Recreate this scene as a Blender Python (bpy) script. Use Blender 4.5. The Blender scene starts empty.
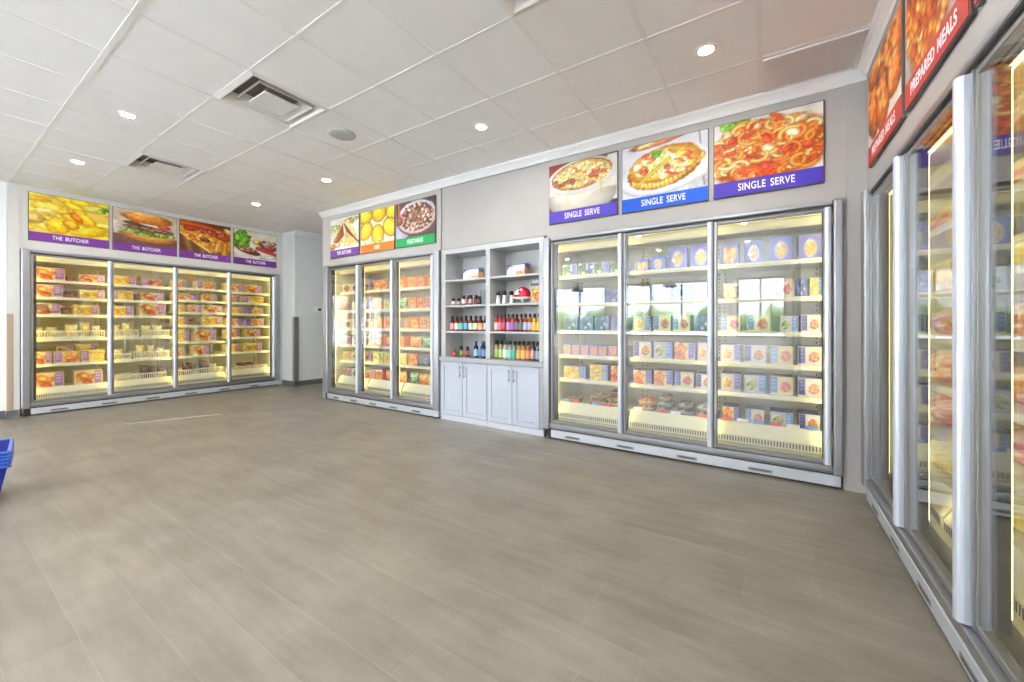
import bpy, bmesh, math, random
import numpy as np
from mathutils import Vector, Matrix

rnd = random.Random(7)
SC = bpy.context.scene
COL = SC.collection
PI = math.pi
CEIL = 3.013
WB = 3.70      # face of the long freezer wall
WA = -8.10     # face of the far freezer wall
WC = 0.60      # face of the near freezer wall

# ------------------------------------------------------------------ materials
def lin(c):
    return tuple(((v / 255.0) / 12.92 if v / 255.0 <= 0.04045 else ((v / 255.0 + 0.055) / 1.055) ** 2.4) for v in c)

MATS = {}
def mat(name, rgb, rough=0.5, metal=0.0, spec=0.5, bump=0.0, bscale=5.0, stretch=None):
    if name in MATS:
        return MATS[name]
    m = bpy.data.materials.new(name); m.use_nodes = True
    nt = m.node_tree; b = nt.nodes['Principled BSDF']
    b.inputs['Roughness'].default_value = rough
    b.inputs['Metallic'].default_value = metal
    b.inputs['Specular IOR Level'].default_value = spec
    c = lin(rgb)
    tc = nt.nodes.new('ShaderNodeTexCoord')
    mp = nt.nodes.new('ShaderNodeMapping')
    if stretch: mp.inputs['Scale'].default_value = stretch
    nz = nt.nodes.new('ShaderNodeTexNoise'); nz.inputs['Scale'].default_value = bscale
    nz.inputs['Detail'].default_value = 4
    nt.links.new(tc.outputs['Object'], mp.inputs['Vector'])
    nt.links.new(mp.outputs['Vector'], nz.inputs['Vector'])
    rp = nt.nodes.new('ShaderNodeValToRGB')
    rp.color_ramp.elements[0].color = tuple(v * 0.98 for v in c) + (1,)
    rp.color_ramp.elements[1].color = tuple(min(1, v * 1.015) for v in c) + (1,)
    rp.color_ramp.elements[0].position = 0.3; rp.color_ramp.elements[1].position = 0.7
    nt.links.new(nz.outputs['Fac'], rp.inputs['Fac'])
    nt.links.new(rp.outputs['Color'], b.inputs['Base Color'])
    if bump:
        bp = nt.nodes.new('ShaderNodeBump'); bp.inputs['Strength'].default_value = bump
        bp.inputs['Distance'].default_value = 0.002
        nt.links.new(nz.outputs['Fac'], bp.inputs['Height'])
        nt.links.new(bp.outputs['Normal'], b.inputs['Normal'])
    MATS[name] = m
    return m

def emis(name, rgb, strength):
    m = bpy.data.materials.new(name); m.use_nodes = True
    nt = m.node_tree; nt.nodes.clear()
    e = nt.nodes.new('ShaderNodeEmission'); o = nt.nodes.new('ShaderNodeOutputMaterial')
    e.inputs['Color'].default_value = tuple(rgb) + (1,); e.inputs['Strength'].default_value = strength
    nt.links.new(e.outputs[0], o.inputs['Surface'])
    return m

def printed(name, rough=0.4, spec=0.4):
    m = bpy.data.materials.new(name); m.use_nodes = True
    nt = m.node_tree; b = nt.nodes['Principled BSDF']
    a = nt.nodes.new('ShaderNodeAttribute'); a.attribute_name = 'Col'
    nt.links.new(a.outputs['Color'], b.inputs['Base Color'])
    b.inputs['Roughness'].default_value = rough
    b.inputs['Specular IOR Level'].default_value = spec
    return m

def glass_mat(name, ior, tint=(1, 1, 1)):
    m = bpy.data.materials.new(name); m.use_nodes = True
    nt = m.node_tree; nt.nodes.clear()
    o = nt.nodes.new('ShaderNodeOutputMaterial'); mx = nt.nodes.new('ShaderNodeMixShader')
    t = nt.nodes.new('ShaderNodeBsdfTransparent'); t.inputs['Color'].default_value = tint + (1,)
    g = nt.nodes.new('ShaderNodeBsdfGlossy'); g.inputs['Roughness'].default_value = 0.0
    f = nt.nodes.new('ShaderNodeFresnel'); ge = nt.nodes.new('ShaderNodeNewGeometry')
    mm = nt.nodes.new('ShaderNodeMix'); mm.data_type = 'FLOAT'
    mm.inputs[2].default_value = ior; mm.inputs[3].default_value = 1.0 / ior
    nt.links.new(ge.outputs['Backfacing'], mm.inputs[0])
    nt.links.new(mm.outputs[0], f.inputs['IOR'])
    nt.links.new(f.outputs[0], mx.inputs[0])
    nt.links.new(t.outputs[0], mx.inputs[1]); nt.links.new(g.outputs[0], mx.inputs[2])
    nt.links.new(mx.outputs[0], o.inputs['Surface'])
    return m

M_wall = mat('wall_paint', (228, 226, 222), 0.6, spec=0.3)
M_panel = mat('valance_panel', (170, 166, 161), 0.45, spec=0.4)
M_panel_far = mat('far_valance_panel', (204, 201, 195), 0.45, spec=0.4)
M_white = mat('white_paint', (232, 231, 228), 0.45)
M_grey_wall = mat('grey_wall_paint', (212, 214, 213), 0.6, spec=0.3)
M_tile = mat('ceiling_tile', (243, 243, 243), 0.8, spec=0.2)
M_tee = mat('ceiling_tee', (236, 236, 235), 0.5)
M_alu = mat('brushed_aluminium', (164, 165, 168), 0.32, metal=0.8)
M_handle = mat('satin_handle', (205, 211, 222), 0.35, metal=0.45)
M_alu_grey = mat('grey_door_stile', (140, 139, 137), 0.4, metal=0.5)
M_mullion = mat('dark_mullion', (56, 55, 53), 0.5, metal=.2)
M_gasket = mat('dark_gasket', (58, 56, 54), 0.6)
M_black = mat('black_rubber', (30, 30, 31), 0.6)
M_kick = mat('kick_plate_metal', (208, 212, 218), 0.35, metal=0.5, bscale=8)
M_liner = mat('freezer_liner', (212, 208, 172), 0.5)
M_shelf = mat('freezer_shelf', (228, 225, 198), 0.45)
M_plastic = mat('cream_plastic', (226, 223, 192), 0.4)
M_slot = mat('slot_shadow', (70, 68, 58), 0.7)
M_brown = mat('brown_carton', (150, 104, 62), 0.7)
M_cab = mat('cabinet_white', (186, 192, 204), 0.4)
M_shelfgrey = mat('open_shelf_grey', (188, 189, 188), 0.5)
M_counter = mat('grey_worktop', (158, 160, 164), 0.35)
M_base = mat('dark_baseboard', (92, 92, 94), 0.5)
M_blue = mat('blue_plastic', (10, 30, 128), 0.3)
M_blue2 = mat('blue_plastic_rim', (56, 92, 180), 0.3)
M_wood = mat('wood_guard', (168, 146, 122), 0.5, bscale=12, stretch=(6, 6, 0.4))
M_vent = mat('vent_white', (226, 223, 220), 0.5)
M_ventdark = mat('vent_dark', (150, 147, 144), 0.8)
M_grille = mat('grille_grey', (236, 237, 240), 0.5)
M_cap = mat('black_cap', (24, 24, 26), 0.35)
M_tag_red = mat('red_tag', (205, 90, 70), 0.5)
M_tag_blue = mat('blue_tag', (112, 140, 200), 0.5)
M_tag_white = mat('white_tag', (236, 236, 232), 0.5)
M_signedge = mat('sign_edge', (84, 78, 74), 0.4)
M_letter = mat('white_lettering', (244, 240, 244), 0.5)
M_print = printed('printed_card')
M_poster = printed('printed_poster', 0.5, 0.15)
M_bagm = printed('printed_film', 0.25, 0.5)
M_glass = glass_mat('door_glass', 2.0)
M_winglass = glass_mat('window_glass', 1.45)
M_tinted = glass_mat('tinted_window_glass', 1.45, (.59, .61, .64))  # grey tint added to cut daylight falling on the back wall
M_ledA = emis('warm_strip_light', (1.0, 0.80, 0.25), 7.0)
M_ledB = emis('pale_strip_light', (1.0, 0.88, 0.38), 4.2)
M_top = emis('added_top_strip_light', (1.0, 0.88, 0.40), 1.9)  # glow of the extra strip added along the freezer top
M_down = emis('downlight_lens', (1.0, 0.99, 0.985), 360.0)
M_bulb = emis('pendant_bulb', (1.0, 0.95, 0.88), 20.0)

# ------------------------------------------------------------------ mesh helpers
class MB:
    def __init__(self):
        self.bm = bmesh.new(); self.mats = []
    def mi(self, m):
        if m not in self.mats: self.mats.append(m)
        return self.mats.index(m)
    def box(self, x0, x1, y0, y1, z0, z1, m, bevel=0.0, seg=2):
        r = bmesh.ops.create_cube(self.bm, size=1.0)
        vs = r['verts']
        for v in vs:
            v.co = Vector((x0 + (v.co.x + .5) * (x1 - x0), y0 + (v.co.y + .5) * (y1 - y0), z0 + (v.co.z + .5) * (z1 - z0)))
        i = self.mi(m)
        fs = {f for v in vs for f in v.link_faces}
        for f in fs: f.material_index = i
        if bevel > 0:
            es = list({e for f in fs for e in f.edges})
            rr = bmesh.ops.bevel(self.bm, geom=es, offset=bevel, segments=seg, profile=0.5, affect='EDGES')
            for f in rr['faces']: f.material_index = i
        return self
    def prism(self, pts, axis, a0, a1, m, smooth=False):
        """extrude a closed 2D outline along an axis ('x': pts are (y,z); 'y': (x,z); 'z': (x,y))"""
        def P(p, a):
            if axis == 'x': return (a, p[0], p[1])
            if axis == 'y': return (p[0], a, p[1])
            return (p[0], p[1], a)
        A = [self.bm.verts.new(P(p, a0)) for p in pts]
        B = [self.bm.verts.new(P(p, a1)) for p in pts]
        n = len(pts); fs = []
        for k in range(n):
            f = self.bm.faces.new((A[k], A[(k + 1) % n], B[(k + 1) % n], B[k])); f.smooth = smooth; fs.append(f)
        fs.append(self.bm.faces.new(A[::-1])); fs.append(self.bm.faces.new(B))
        i = self.mi(m)
        for f in fs: f.material_index = i
        bmesh.ops.recalc_face_normals(self.bm, faces=fs)
        return self
    def lathe(self, prof, m, seg=16, cx=0, cy=0, smooth=True, close=True):
        i = self.mi(m); rings = []
        for r, z in prof:
            rings.append([self.bm.verts.new((cx + r * math.cos(2 * PI * k / seg), cy + r * math.sin(2 * PI * k / seg), z)) for k in range(seg)])
        fs = []
        for a, b in zip(rings, rings[1:]):
            for k in range(seg):
                f = self.bm.faces.new((a[k], a[(k + 1) % seg], b[(k + 1) % seg], b[k])); f.smooth = smooth; fs.append(f)
        if close:
            fs.append(self.bm.faces.new(rings[0][::-1])); fs.append(self.bm.faces.new(rings[-1]))
        for f in fs: f.material_index = i
        bmesh.ops.recalc_face_normals(self.bm, faces=fs)
        return self
    def quad(self, pts, m):
        f = self.bm.faces.new([self.bm.verts.new(p) for p in pts]); f.material_index = self.mi(m)
        return f
    def mesh(self, name):
        me = bpy.data.meshes.new(name); self.bm.to_mesh(me); self.bm.free()
        for m in self.mats: me.materials.append(m)
        return me
    def build(self, name, parent=None, loc=None, rz=0.0):
        o = bpy.data.objects.new(name, self.mesh(name)); COL.objects.link(o)
        if parent: o.parent = parent
        if loc: o.location = loc
        if rz: o.rotation_euler = (0, 0, rz)
        return o

def tag(o, label=None, cat=None, group=None, kind=None):
    if label: o['label'] = label
    if cat: o['category'] = cat
    if group: o['group'] = group
    if kind: o['kind'] = kind
    return o
def empty(name, loc=(0, 0, 0), rz=0.0):
    o = bpy.data.objects.new(name, None); COL.objects.link(o)
    o.location = loc; o.rotation_euler = (0, 0, rz); o.empty_display_size = 0.1
    return o
def copy_tree(o, parent=None):
    c = o.copy(); COL.objects.link(c)
    if parent: c.parent = parent
    for ch in list(o.children): copy_tree(ch, c)
    return c
def struct(mb, name, parent=None):
    o = mb.build(name, parent); o['kind'] = 'structure'; return o

# ------------------------------------------------------------------ printed pictures (colour per grid point)
class Pic:
    def __init__(s, w, h, bg, seed=1, aspect=1.0, zoom=1.0):
        s.w, s.h, s.asp = w, h, aspect      # aspect = width/height of the real print
        s.r = np.random.RandomState(seed)
        yy, xx = np.mgrid[0:h, 0:w]
        s.x = (xx / (w - 1) - .5) / zoom * aspect + .5 * aspect; s.y = (.5 - yy / (h - 1)) / zoom + .5   # y up, 0..1
        s.a = np.zeros((h, w, 3)); s.a[:] = np.array(bg) / 255.
        s.n = s.noise(8); s.nf = s.noise(26)
    def noise(s, k):
        g = s.r.rand(k + 2, k + 2)
        fy = np.linspace(0, k, s.h); fx = np.linspace(0, k, s.w)
        iy = fy.astype(int); ix = fx.astype(int)
        ty = (fy - iy)[:, None]; tx = (fx - ix)[None, :]
        ty = ty * ty * (3 - 2 * ty); tx = tx * tx * (3 - 2 * tx)
        a = g[iy][:, ix]; b = g[iy][:, ix + 1]; c = g[iy + 1][:, ix]; d = g[iy + 1][:, ix + 1]
        return (a * (1 - tx) + b * tx) * (1 - ty) + (c * (1 - tx) + d * tx) * ty
    def put(s, mask, col):
        mask = np.clip(mask, 0, 1)[..., None]
        s.a = s.a * (1 - mask) + np.clip(col, 0, 1) * mask
    def ell(s, cx, cy, rx, ry, col, rot=0, shade=0.45, soft=0.16, tex=0.14, hi=0.2, rag=0.07):
        c, n = math.cos(rot), math.sin(rot)
        dx, dy = s.x - cx, s.y - cy
        u = (dx * c + dy * n) / rx; v = (-dx * n + dy * c) / ry
        r = np.sqrt(u * u + v * v) + (s.nf - .5) * rag
        k = 1 - shade * np.clip(r, 0, 1) ** 3 + (s.nf - .5) * tex * 2
        lit = np.clip(1 - ((u + .25) ** 2 + (v - .4) ** 2) * 1.6, 0, 1) * hi
        colr = np.array(col) / 255. * k[..., None] + lit[..., None]
        s.put((1 - r) / soft, colr)
    def rect(s, x0, x1, y0, y1, col, tex=0.0):
        m = ((s.x >= x0) & (s.x <= x1) & (s.y >= y0) & (s.y <= y1)).astype(float)
        s.put(m, np.array(col) / 255. * (1 + (s.nf - .5) * tex)[..., None])
    def poly(s, pts, col, tex=0.1):
        m = np.ones_like(s.x) > 0
        n = len(pts)
        for i in range(n):
            (ax, ay), (bx, by) = pts[i], pts[(i + 1) % n]
            m &= ((bx - ax) * (s.y - ay) - (by - ay) * (s.x - ax)) >= 0
        s.put(m.astype(float), np.array(col) / 255. * (1 + (s.nf - .5) * 2 * tex)[..., None])
    def stroke(s, pts, wd, col, shade=0.45, hi=0.2):
        D = np.full_like(s.x, 9.)
        for (ax, ay), (bx, by) in zip(pts, pts[1:]):
            vx, vy = bx - ax, by - ay; L = vx * vx + vy * vy + 1e-9
            t = np.clip(((s.x - ax) * vx + (s.y - ay) * vy) / L, 0, 1)
            D = np.minimum(D, np.hypot(s.x - ax - t * vx, s.y - ay - t * vy))
        r = D / wd
        k = 1 - shade * np.clip(r, 0, 1) ** 2 + hi * np.clip(1 - r * 2.2, 0, 1)
        s.put((1 - r) / 0.3, np.array(col) / 255. * k[..., None])
    def bits(s, cx, cy, rx, ry, n, size, cols, shade=0.4):
        for _ in range(n):
            a = s.r.rand() * 2 * PI; q = math.sqrt(s.r.rand())
            c = cols[s.r.randint(len(cols))]
            s.ell(cx + rx * q * math.cos(a), cy + ry * q * math.sin(a), size * (.7 + s.r.rand() * .8), size * (.5 + s.r.rand() * .5), c, s.r.rand() * 3, shade, 0.3)
    def grade(s, amt=0.06, blur=1):
        for _ in range(blur):
            q = np.pad(s.a, ((1, 1), (1, 1), (0, 0)), 'edge')
            s.a = (q[1:-1, 1:-1] * 4 + 2 * (q[:-2, 1:-1] + q[2:, 1:-1] + q[1:-1, :-2] + q[1:-1, 2:]) + q[:-2, :-2] + q[2:, 2:] + q[:-2, 2:] + q[2:, :-2]) / 16
        s.a *= (1 + (s.n - .5) * amt * 2)[..., None]
        s.a = np.clip(s.a, 0, 1)
    def linear(s):
        a = np.clip(s.a, 0, 1)
        return np.where(a <= 0.04045, a / 12.92, ((a + 0.055) / 1.055) ** 2.4)

def pic_mesh(name, pic, w, h, y=0.0, m=None):
    """upright flat print in the xz plane facing -y, lower corner at the origin"""
    W, H = pic.w, pic.h
    xs = np.linspace(0, w, W); zs = np.linspace(h, 0, H)
    X, Z = np.meshgrid(xs, zs)
    co = np.stack([X, np.full_like(X, y), Z], -1).reshape(-1, 3)
    i = np.arange(W * H).reshape(H, W)
    q = np.stack([i[1:, :-1], i[1:, 1:], i[:-1, 1:], i[:-1, :-1]], -1).reshape(-1, 4)
    me = bpy.data.meshes.new(name)
    me.vertices.add(len(co)); me.vertices.foreach_set('co', co.astype(np.float32).ravel())
    me.loops.add(q.size); me.loops.foreach_set('vertex_index', q.astype(np.int32).ravel())
    me.polygons.add(len(q)); me.polygons.foreach_set('loop_start', (np.arange(len(q)) * 4).astype(np.int32))
    me.update(calc_edges=True); me.validate()
    ca = me.color_attributes.new('Col', 'FLOAT_COLOR', 'POINT')
    rgba = np.ones((W * H, 4), np.float32); rgba[:, :3] = (pic.linear().reshape(-1, 3) ** 1.18) * .78
    ca.data.foreach_set('color', rgba.ravel())
    me.materials.append(m or M_poster)
    return me

def text_obj(txt, size, parent, m, cx, z, y, name='lettering', stretch=0.68):
    """each word is a mesh of its own, the words centred on cx"""
    out = []; x = 0.0
    for wd in txt.split():
        cu = bpy.data.curves.new('lettering_curve', 'FONT'); cu.body = wd; cu.size = size
        cu.align_y = 'CENTER'; cu.extrude = 0.0006; cu.space_character = 1.08; cu.offset = 0.0012
        t = bpy.data.objects.new('tmp_text', cu); COL.objects.link(t)
        bpy.context.view_layer.update()
        me = bpy.data.meshes.new_from_object(t.evaluated_get(bpy.context.evaluated_depsgraph_get()))
        bpy.data.objects.remove(t); bpy.data.curves.remove(cu)
        me.materials.clear(); me.materials.append(m)
        w = max(v.co.x for v in me.vertices) * stretch
        o = bpy.data.objects.new(name, me); COL.objects.link(o); out.append((o, x)); x += w + size * .38
    x -= size * .38
    for o, q in out:
        o.parent = parent; o.location = (cx - x / 2 + q, y, z); o.rotation_euler = (PI / 2, 0, 0); o.scale = (stretch, 1, 1)

# ---- the sign pictures
def P_chicken():
    p = Pic(130, 100, (246, 214, 110), 3, 1.3, 1.35)
    for k in range(46):
        y = 1.0 - k / 46 * 0.85
        x = p.r.rand() * 1.3
        p.ell(x, y, .16 + .07 * p.r.rand(), .055 + .035 * p.r.rand(), [(250, 204, 50), (252, 216, 70), (246, 186, 40), (253, 222, 110)][p.r.randint(4)], -.3 + .9 * (p.r.rand() - .5), .24, .14, .1)
    p.ell(.42, .62, .25, .12, (252, 212, 76), -.05, .25); p.ell(.36, .55, .16, .07, (244, 200, 130), .1, .2)
    p.ell(.82, .5, .24, .1, (252, 198, 34), -.85, .3); p.ell(.72, .5, .12, .06, (230, 130, 20), -.8)
    p.ell(.5, .3, .17, .18, (253, 204, 40), -.3, .3); p.ell(.65, .35, .12, .09, (248, 186, 40), -.6)
    p.ell(.9, .26, .27, .11, (253, 206, 40), .35, .3); p.ell(.2, .4, .17, .1, (238, 196, 110), -.1)
    p.ell(1.1, .15, .25, .08, (248, 196, 40), .25)
    p.bits(1.15, .74, .15, .06, 26, .03, [(96, 160, 40), (140, 190, 60), (70, 130, 30)])
    p.ell(1.24, .52, .12, .13, (236, 214, 196), 0, .1); p.ell(1.26, .52, .09, .11, (200, 84, 44), 0, .3)
    p.grade(); return p
def P_burger():
    p = Pic(130, 100, (222, 206, 186), 4, 1.2, 1.16)
    p.rect(0, 1.2, 0, .3, (120, 84, 74), .3)
    p.ell(.08, .5, .18, .2, (222, 208, 190), 0, .1)
    p.ell(.64, .3, .5, .16, (226, 156, 70), -.05)
    p.ell(.64, .36, .47, .1, (240, 190, 110), -.05, .2)
    p.bits(.66, .40, .46, .06, 70, .045, [(120, 160, 50), (160, 190, 80), (90, 130, 40), (200, 210, 140)])
    p.ell(.64, .5, .45, .075, (140, 84, 60), -.05); p.bits(.66, .5, .42, .04, 30, .03, [(160, 104, 76), (110, 66, 50), (190, 140, 110)])
    p.ell(.5, .6, .3, .05, (70, 66, 40), -.05); p.ell(.6, .64, .3, .05, (214, 70, 46), -.08)
    p.ell(.66, .61, .2, .035, (246, 236, 224), -.1, .1); p.ell(.9, .6, .13, .05, (214, 70, 46), -.1)
    p.ell(.62, .76, .45, .15, (226, 140, 54), -.06, .4); p.ell(.62, .84, .33, .07, (240, 176, 96), -.06, .2)
    p.grade(); return p
def P_ribs():
    p = Pic(130, 100, (120, 76, 40), 5, 1.15, 1.1)
    for k in range(5): p.stroke([(k * .26, 0), (k * .26 - .1, .5)], .1, (150, 104, 62), .3)
    p.poly([(0, .66), (.7, .08), (1.15, .2), (1.15, .75), (.3, .95), (0, .95)], (214, 160, 40), .2)
    p.stroke([(0, .62), (.66, .09)], .04, (240, 206, 110))
    p.bits(.55, .5, .4, .2, 40, .07, [(226, 150, 50), (200, 110, 36), (240, 180, 80)])
    p.stroke([(0, .86), (.5, .84), (1.15, .7)], .09, (190, 92, 40), .5)
    p.stroke([(.2, .74), (.6, .72), (1.0, .55)], .1, (178, 66, 36), .5, .25)
    p.bits(.65, .68, .35, .08, 50, .04, [(150, 50, 30), (220, 110, 60), (240, 160, 90), (120, 40, 26)])
    p.ell(.55, .44, .12, .06, (110, 56, 24), -.2)
    p.stroke([(.82, .36), (.78, .16)], .07, (236, 176, 110)); p.stroke([(.98, .4), (.95, .05)], .08, (214, 150, 40))
    p.ell(1.05, .8, .14, .08, (240, 196, 130), -.6)
    p.grade(); return p
def P_steak():
    p = Pic(130, 100, (240, 232, 214), 6, 1.25, 1.1)
    p.ell(.6, .3, .75, .33, (250, 246, 236), 0, .05, .05, .02, 0)
    p.bits(.24, .62, .22, .2, 60, .09, [(120, 180, 40), (90, 150, 30), (160, 206, 70), (70, 120, 24)])
    p.bits(.26, .86, .12, .06, 20, .06, [(110, 170, 50), (80, 140, 36)])
    p.ell(.66, .62, .14, .09, (244, 206, 90), 0)
    p.ell(.95, .52, .28, .15, (176, 92, 70), -.3); p.stroke([(.68, .42), (1.16, .28)], .07, (206, 74, 58), .3)
    p.bits(.98, .6, .22, .1, 50, .035, [(226, 190, 160), (150, 90, 70), (240, 216, 190), (120, 60, 44)])
    p.ell(.42, .3, .36, .11, (134, 70, 40), -.28); p.bits(.4, .36, .3, .06, 46, .035, [(214, 160, 110), (230, 190, 140), (150, 84, 50)])
    p.ell(1.0, .16, .3, .06, (244, 232, 210), .2)
    p.grade(); return p
def P_panini():
    p = Pic(110, 110, (244, 238, 226), 7, 1.0, 1.08)
    p.bits(.2, .66, .16, .1, 30, .06, [(150, 180, 70), (190, 206, 120), (230, 226, 190)])
    p.bits(.75, .84, .22, .06, 30, .05, [(150, 180, 80), (226, 140, 90), (240, 226, 200)])
    p.poly([(.1, .26), (.46, .22), (.5, .9)], (240, 206, 140), .2)
    p.poly([(.48, .08), (.98, .14), (.86, .52), (.58, .86)], (242, 212, 146), .2)
    for k in range(9):
        t = k / 8
        p.stroke([(.5 + .4 * t * .9, .78 - .52 * t), (.6 + .4 * t * .95, .5 - .36 * t + .02)], .022, (140, 76, 26), .2)
        p.stroke([(.18 + .26 * t, .3 + .44 * t), (.26 + .22 * t, .24 + .2 * t)], .022, (150, 84, 30), .2)
    p.ell(.12, .14, .1, .1, (214, 150, 80)); p.ell(.28, .18, .1, .08, (236, 206, 180))
    p.grade(); return p
def P_nuggets():
    p = Pic(110, 110, (240, 232, 208), 8, 1.0, 1.08)
    for x, y, rx, ry, t in ((.16, .84, .2, .22, .3), (.55, .86, .19, .24, 0), (.92, .84, .17, .22, -.2), (.18, .42, .18, .25, -.35), (.86, .42, .18, .26, .3), (.52, .28, .17, .26, 0)):
        p.ell(x, y, rx * 1.1, ry * 1.1, (166, 116, 40), t, .2, .1, .1, 0, .02); p.ell(x, y, rx * 1.0, ry * 1.0, (244, 206, 66), t, .2, .1, .05, .1, .02)
    p.bits(.4, .1, .3, .05, 14, .04, [(170, 190, 90), (220, 210, 150)])
    p.grade(); return p
def P_bowl():
    p = Pic(120, 110, (98, 82, 84), 9, 1.05, 1.1)
    for k in range(6): p.stroke([(k * .22, 1), (k * .22, 0)], .012, (66, 54, 58), .1)
    p.ell(.15, .2, .3, .2, (206, 204, 224), .2, .1, .1, .05, 0)
    p.ell(.56, .5, .5, .44, (170, 96, 74), .05, .2, .05); p.ell(.56, .54, .49, .42, (236, 230, 240), .05, .1, .05, .05, .1)
    p.ell(.58, .54, .42, .35, (130, 84, 70), .05, .2)
    p.bits(.58, .54, .4, .33, 230, .045, [(236, 206, 180), (226, 176, 150), (120, 70, 56), (90, 50, 44), (246, 226, 206), (200, 120, 90), (110, 110, 60)], .35)
    p.stroke([(.1, 1), (.13, .6)], .035, (190, 120, 80)); p.ell(.14, .5, .09, .12, (150, 84, 50), .2)
    p.grade(); return p
def P_pot():
    p = Pic(140, 120, (104, 92, 84), 10, 1.15, 1.12)
    p.rect(-1, .3, -1, 2, (150, 66, 50), .2); p.rect(.95, 2, .12, .93, (230, 228, 222), .04)
    p.ell(.55, .30, .54, .42, (238, 230, 214), 0, .3, .04, .02, .12, .01); p.rect(.035, 1.065, .36, .6, (240, 233, 219), .02)
    p.ell(.55, .64, .54, .33, (248, 243, 233), .12, .1, .03, .02, .1, .01)
    p.ell(.56, .675, .47, .265, (196, 128, 66), .12, .25, .04, .1, .1, .02)
    p.ell(.56, .675, .45, .25, (238, 206, 136), .12, .2, .05, .2, .1, .03)
    p.bits(.56, .675, .42, .22, 260, .034, [(248, 226, 160), (250, 236, 186), (230, 178, 100), (206, 130, 70), (214, 206, 110), (252, 242, 210), (240, 206, 130)], .2)
    p.bits(.8, .64, .13, .07, 20, .03, [(206, 104, 76), (186, 90, 60)]); p.bits(.3, .58, .17, .06, 20, .035, [(150, 90, 46), (176, 106, 60)])
    p.stroke([(.36, .44), (.37, .1)], .014, (226, 212, 170), .1); p.stroke([(.86, .5), (.87, .3)], .016, (218, 202, 140), .1)
    p.grade(.03); return p
def P_quiche():
    p = Pic(150, 120, (236, 236, 240), 11, 1.2, 1.16)
    p.rect(.9, 1.2, 0, .4, (206, 206, 206), .2); p.stroke([(1.02, 1), (1.08, .1)], .008, (130, 130, 134), 0)
    p.ell(.55, .93, .4, .08, (240, 150, 110), .15); p.ell(.4, .9, .16, .05, (246, 214, 140), .2)
    p.ell(.62, .42, .6, .36, (222, 222, 228), .2, .05, .03, .02, 0); p.ell(.62, .44, .58, .34, (250, 250, 252), .2, .05, .03, .02, 0)
    p.ell(.6, .45, .46, .28, (214, 140, 50), .22, .3, .05)
    for k in range(17):
        t = k / 16
        x = .24 + t * .82; y = .31 - .14 * math.sin(t * PI) * (1 - .2 * t) + .25 * t * t
        p.ell(x, y, .035, .07, (246, 200, 110), 0, .4)
    p.ell(.6, .55, .46, .27, (236, 170, 70), .22, .2, .05)
    p.ell(.6, .55, .41, .23, (248, 214, 120), .22, .2)
    p.bits(.6, .55, .38, .2, 150, .05, [(252, 230, 150), (250, 238, 190), (226, 130, 80), (240, 190, 90), (214, 96, 64), (255, 244, 206)], .2)
    p.stroke([(.3, .28), (.68, .62)], .03, (214, 196, 90), .3); p.bits(.52, .72, .06, .04, 14, .03, [(90, 160, 40), (120, 186, 60)])
    p.grade(.04); return p
def P_pasta(seed=12):
    p = Pic(170, 135, (244, 240, 232), seed, 1.25, 1.14)
    p.bits(.3, .88, .14, .07, 24, .05, [(110, 170, 50), (150, 196, 80)])
    p.ell(.62, .42, .70, .50, (196, 98, 36), .1, .2)
    cols = [(244, 170, 84), (236, 134, 52), (250, 204, 128), (214, 90, 40), (252, 222, 164), (242, 152, 64)]
    for k in range(250):
        a = p.r.rand() * 2 * PI; q = math.sqrt(p.r.rand())
        cx = .62 + .60 * q * math.cos(a); cy = .45 + .42 * q * math.sin(a)
        R = .045 + .085 * p.r.rand(); t0 = p.r.rand() * 6.3; sp = 1 + 2.2 * p.r.rand()
        pts = [(cx + R * math.cos(t0 + sp * j / 7), cy + .8 * R * math.sin(t0 + sp * j / 7)) for j in range(8)]
        p.stroke(pts, .022 + .014 * p.r.rand(), cols[p.r.randint(6)], .55, .2)
        if k % 5 == 0:
            p.ell(cx, cy, .05 + .05 * p.r.rand(), .04 + .03 * p.r.rand(), [(206, 70, 34), (226, 110, 54), (246, 214, 160), (252, 232, 196)][p.r.randint(4)], p.r.rand() * 3, .4)
    p.grade(.05, 2); return p
def P_roast():
    p = Pic(120, 110, (246, 240, 230), 13, 1.25, 1.25)
    p.ell(.6, .75, .65, .35, (196, 96, 30), 0, .3)
    for x, y, rx, ry, t in ((.3, .5, .26, .4, .3), (.75, .62, .3, .3, -.4), (1.05, .75, .28, .3, .5), (.62, .36, .24, .3, .1), (.95, .42, .24, .22, -.3), (.4, .85, .3, .2, .2)):
        p.ell(x, y, rx, ry, (222, 124, 48), t, .5, .1, .2, .25)
    p.bits(.65, .6, .5, .3, 26, .07, [(214, 110, 40), (236, 150, 64), (190, 80, 30), (244, 176, 96)], .3)
    p.grade(); return p
def P_bake():
    p = Pic(120, 110, (206, 196, 186), 14, 1.25, 1.25)
    p.rect(0, .12, .4, 1, (70, 120, 70), .3); p.rect(1.08, 1.25, .2, 1, (96, 96, 160), .2)
    p.stroke([(.05, 1), (.1, .2)], .04, (240, 238, 236)); p.stroke([(1.02, 1), (1.1, .1)], .05, (240, 236, 232))
    p.ell(.58, .55, .46, .6, (214, 120, 40), 0, .25)
    p.bits(.58, .55, .42, .5, 190, .055, [(236, 150, 56), (250, 190, 96), (200, 84, 30), (246, 214, 150), (180, 66, 26), (226, 130, 46)])
    p.grade(); return p

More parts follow.
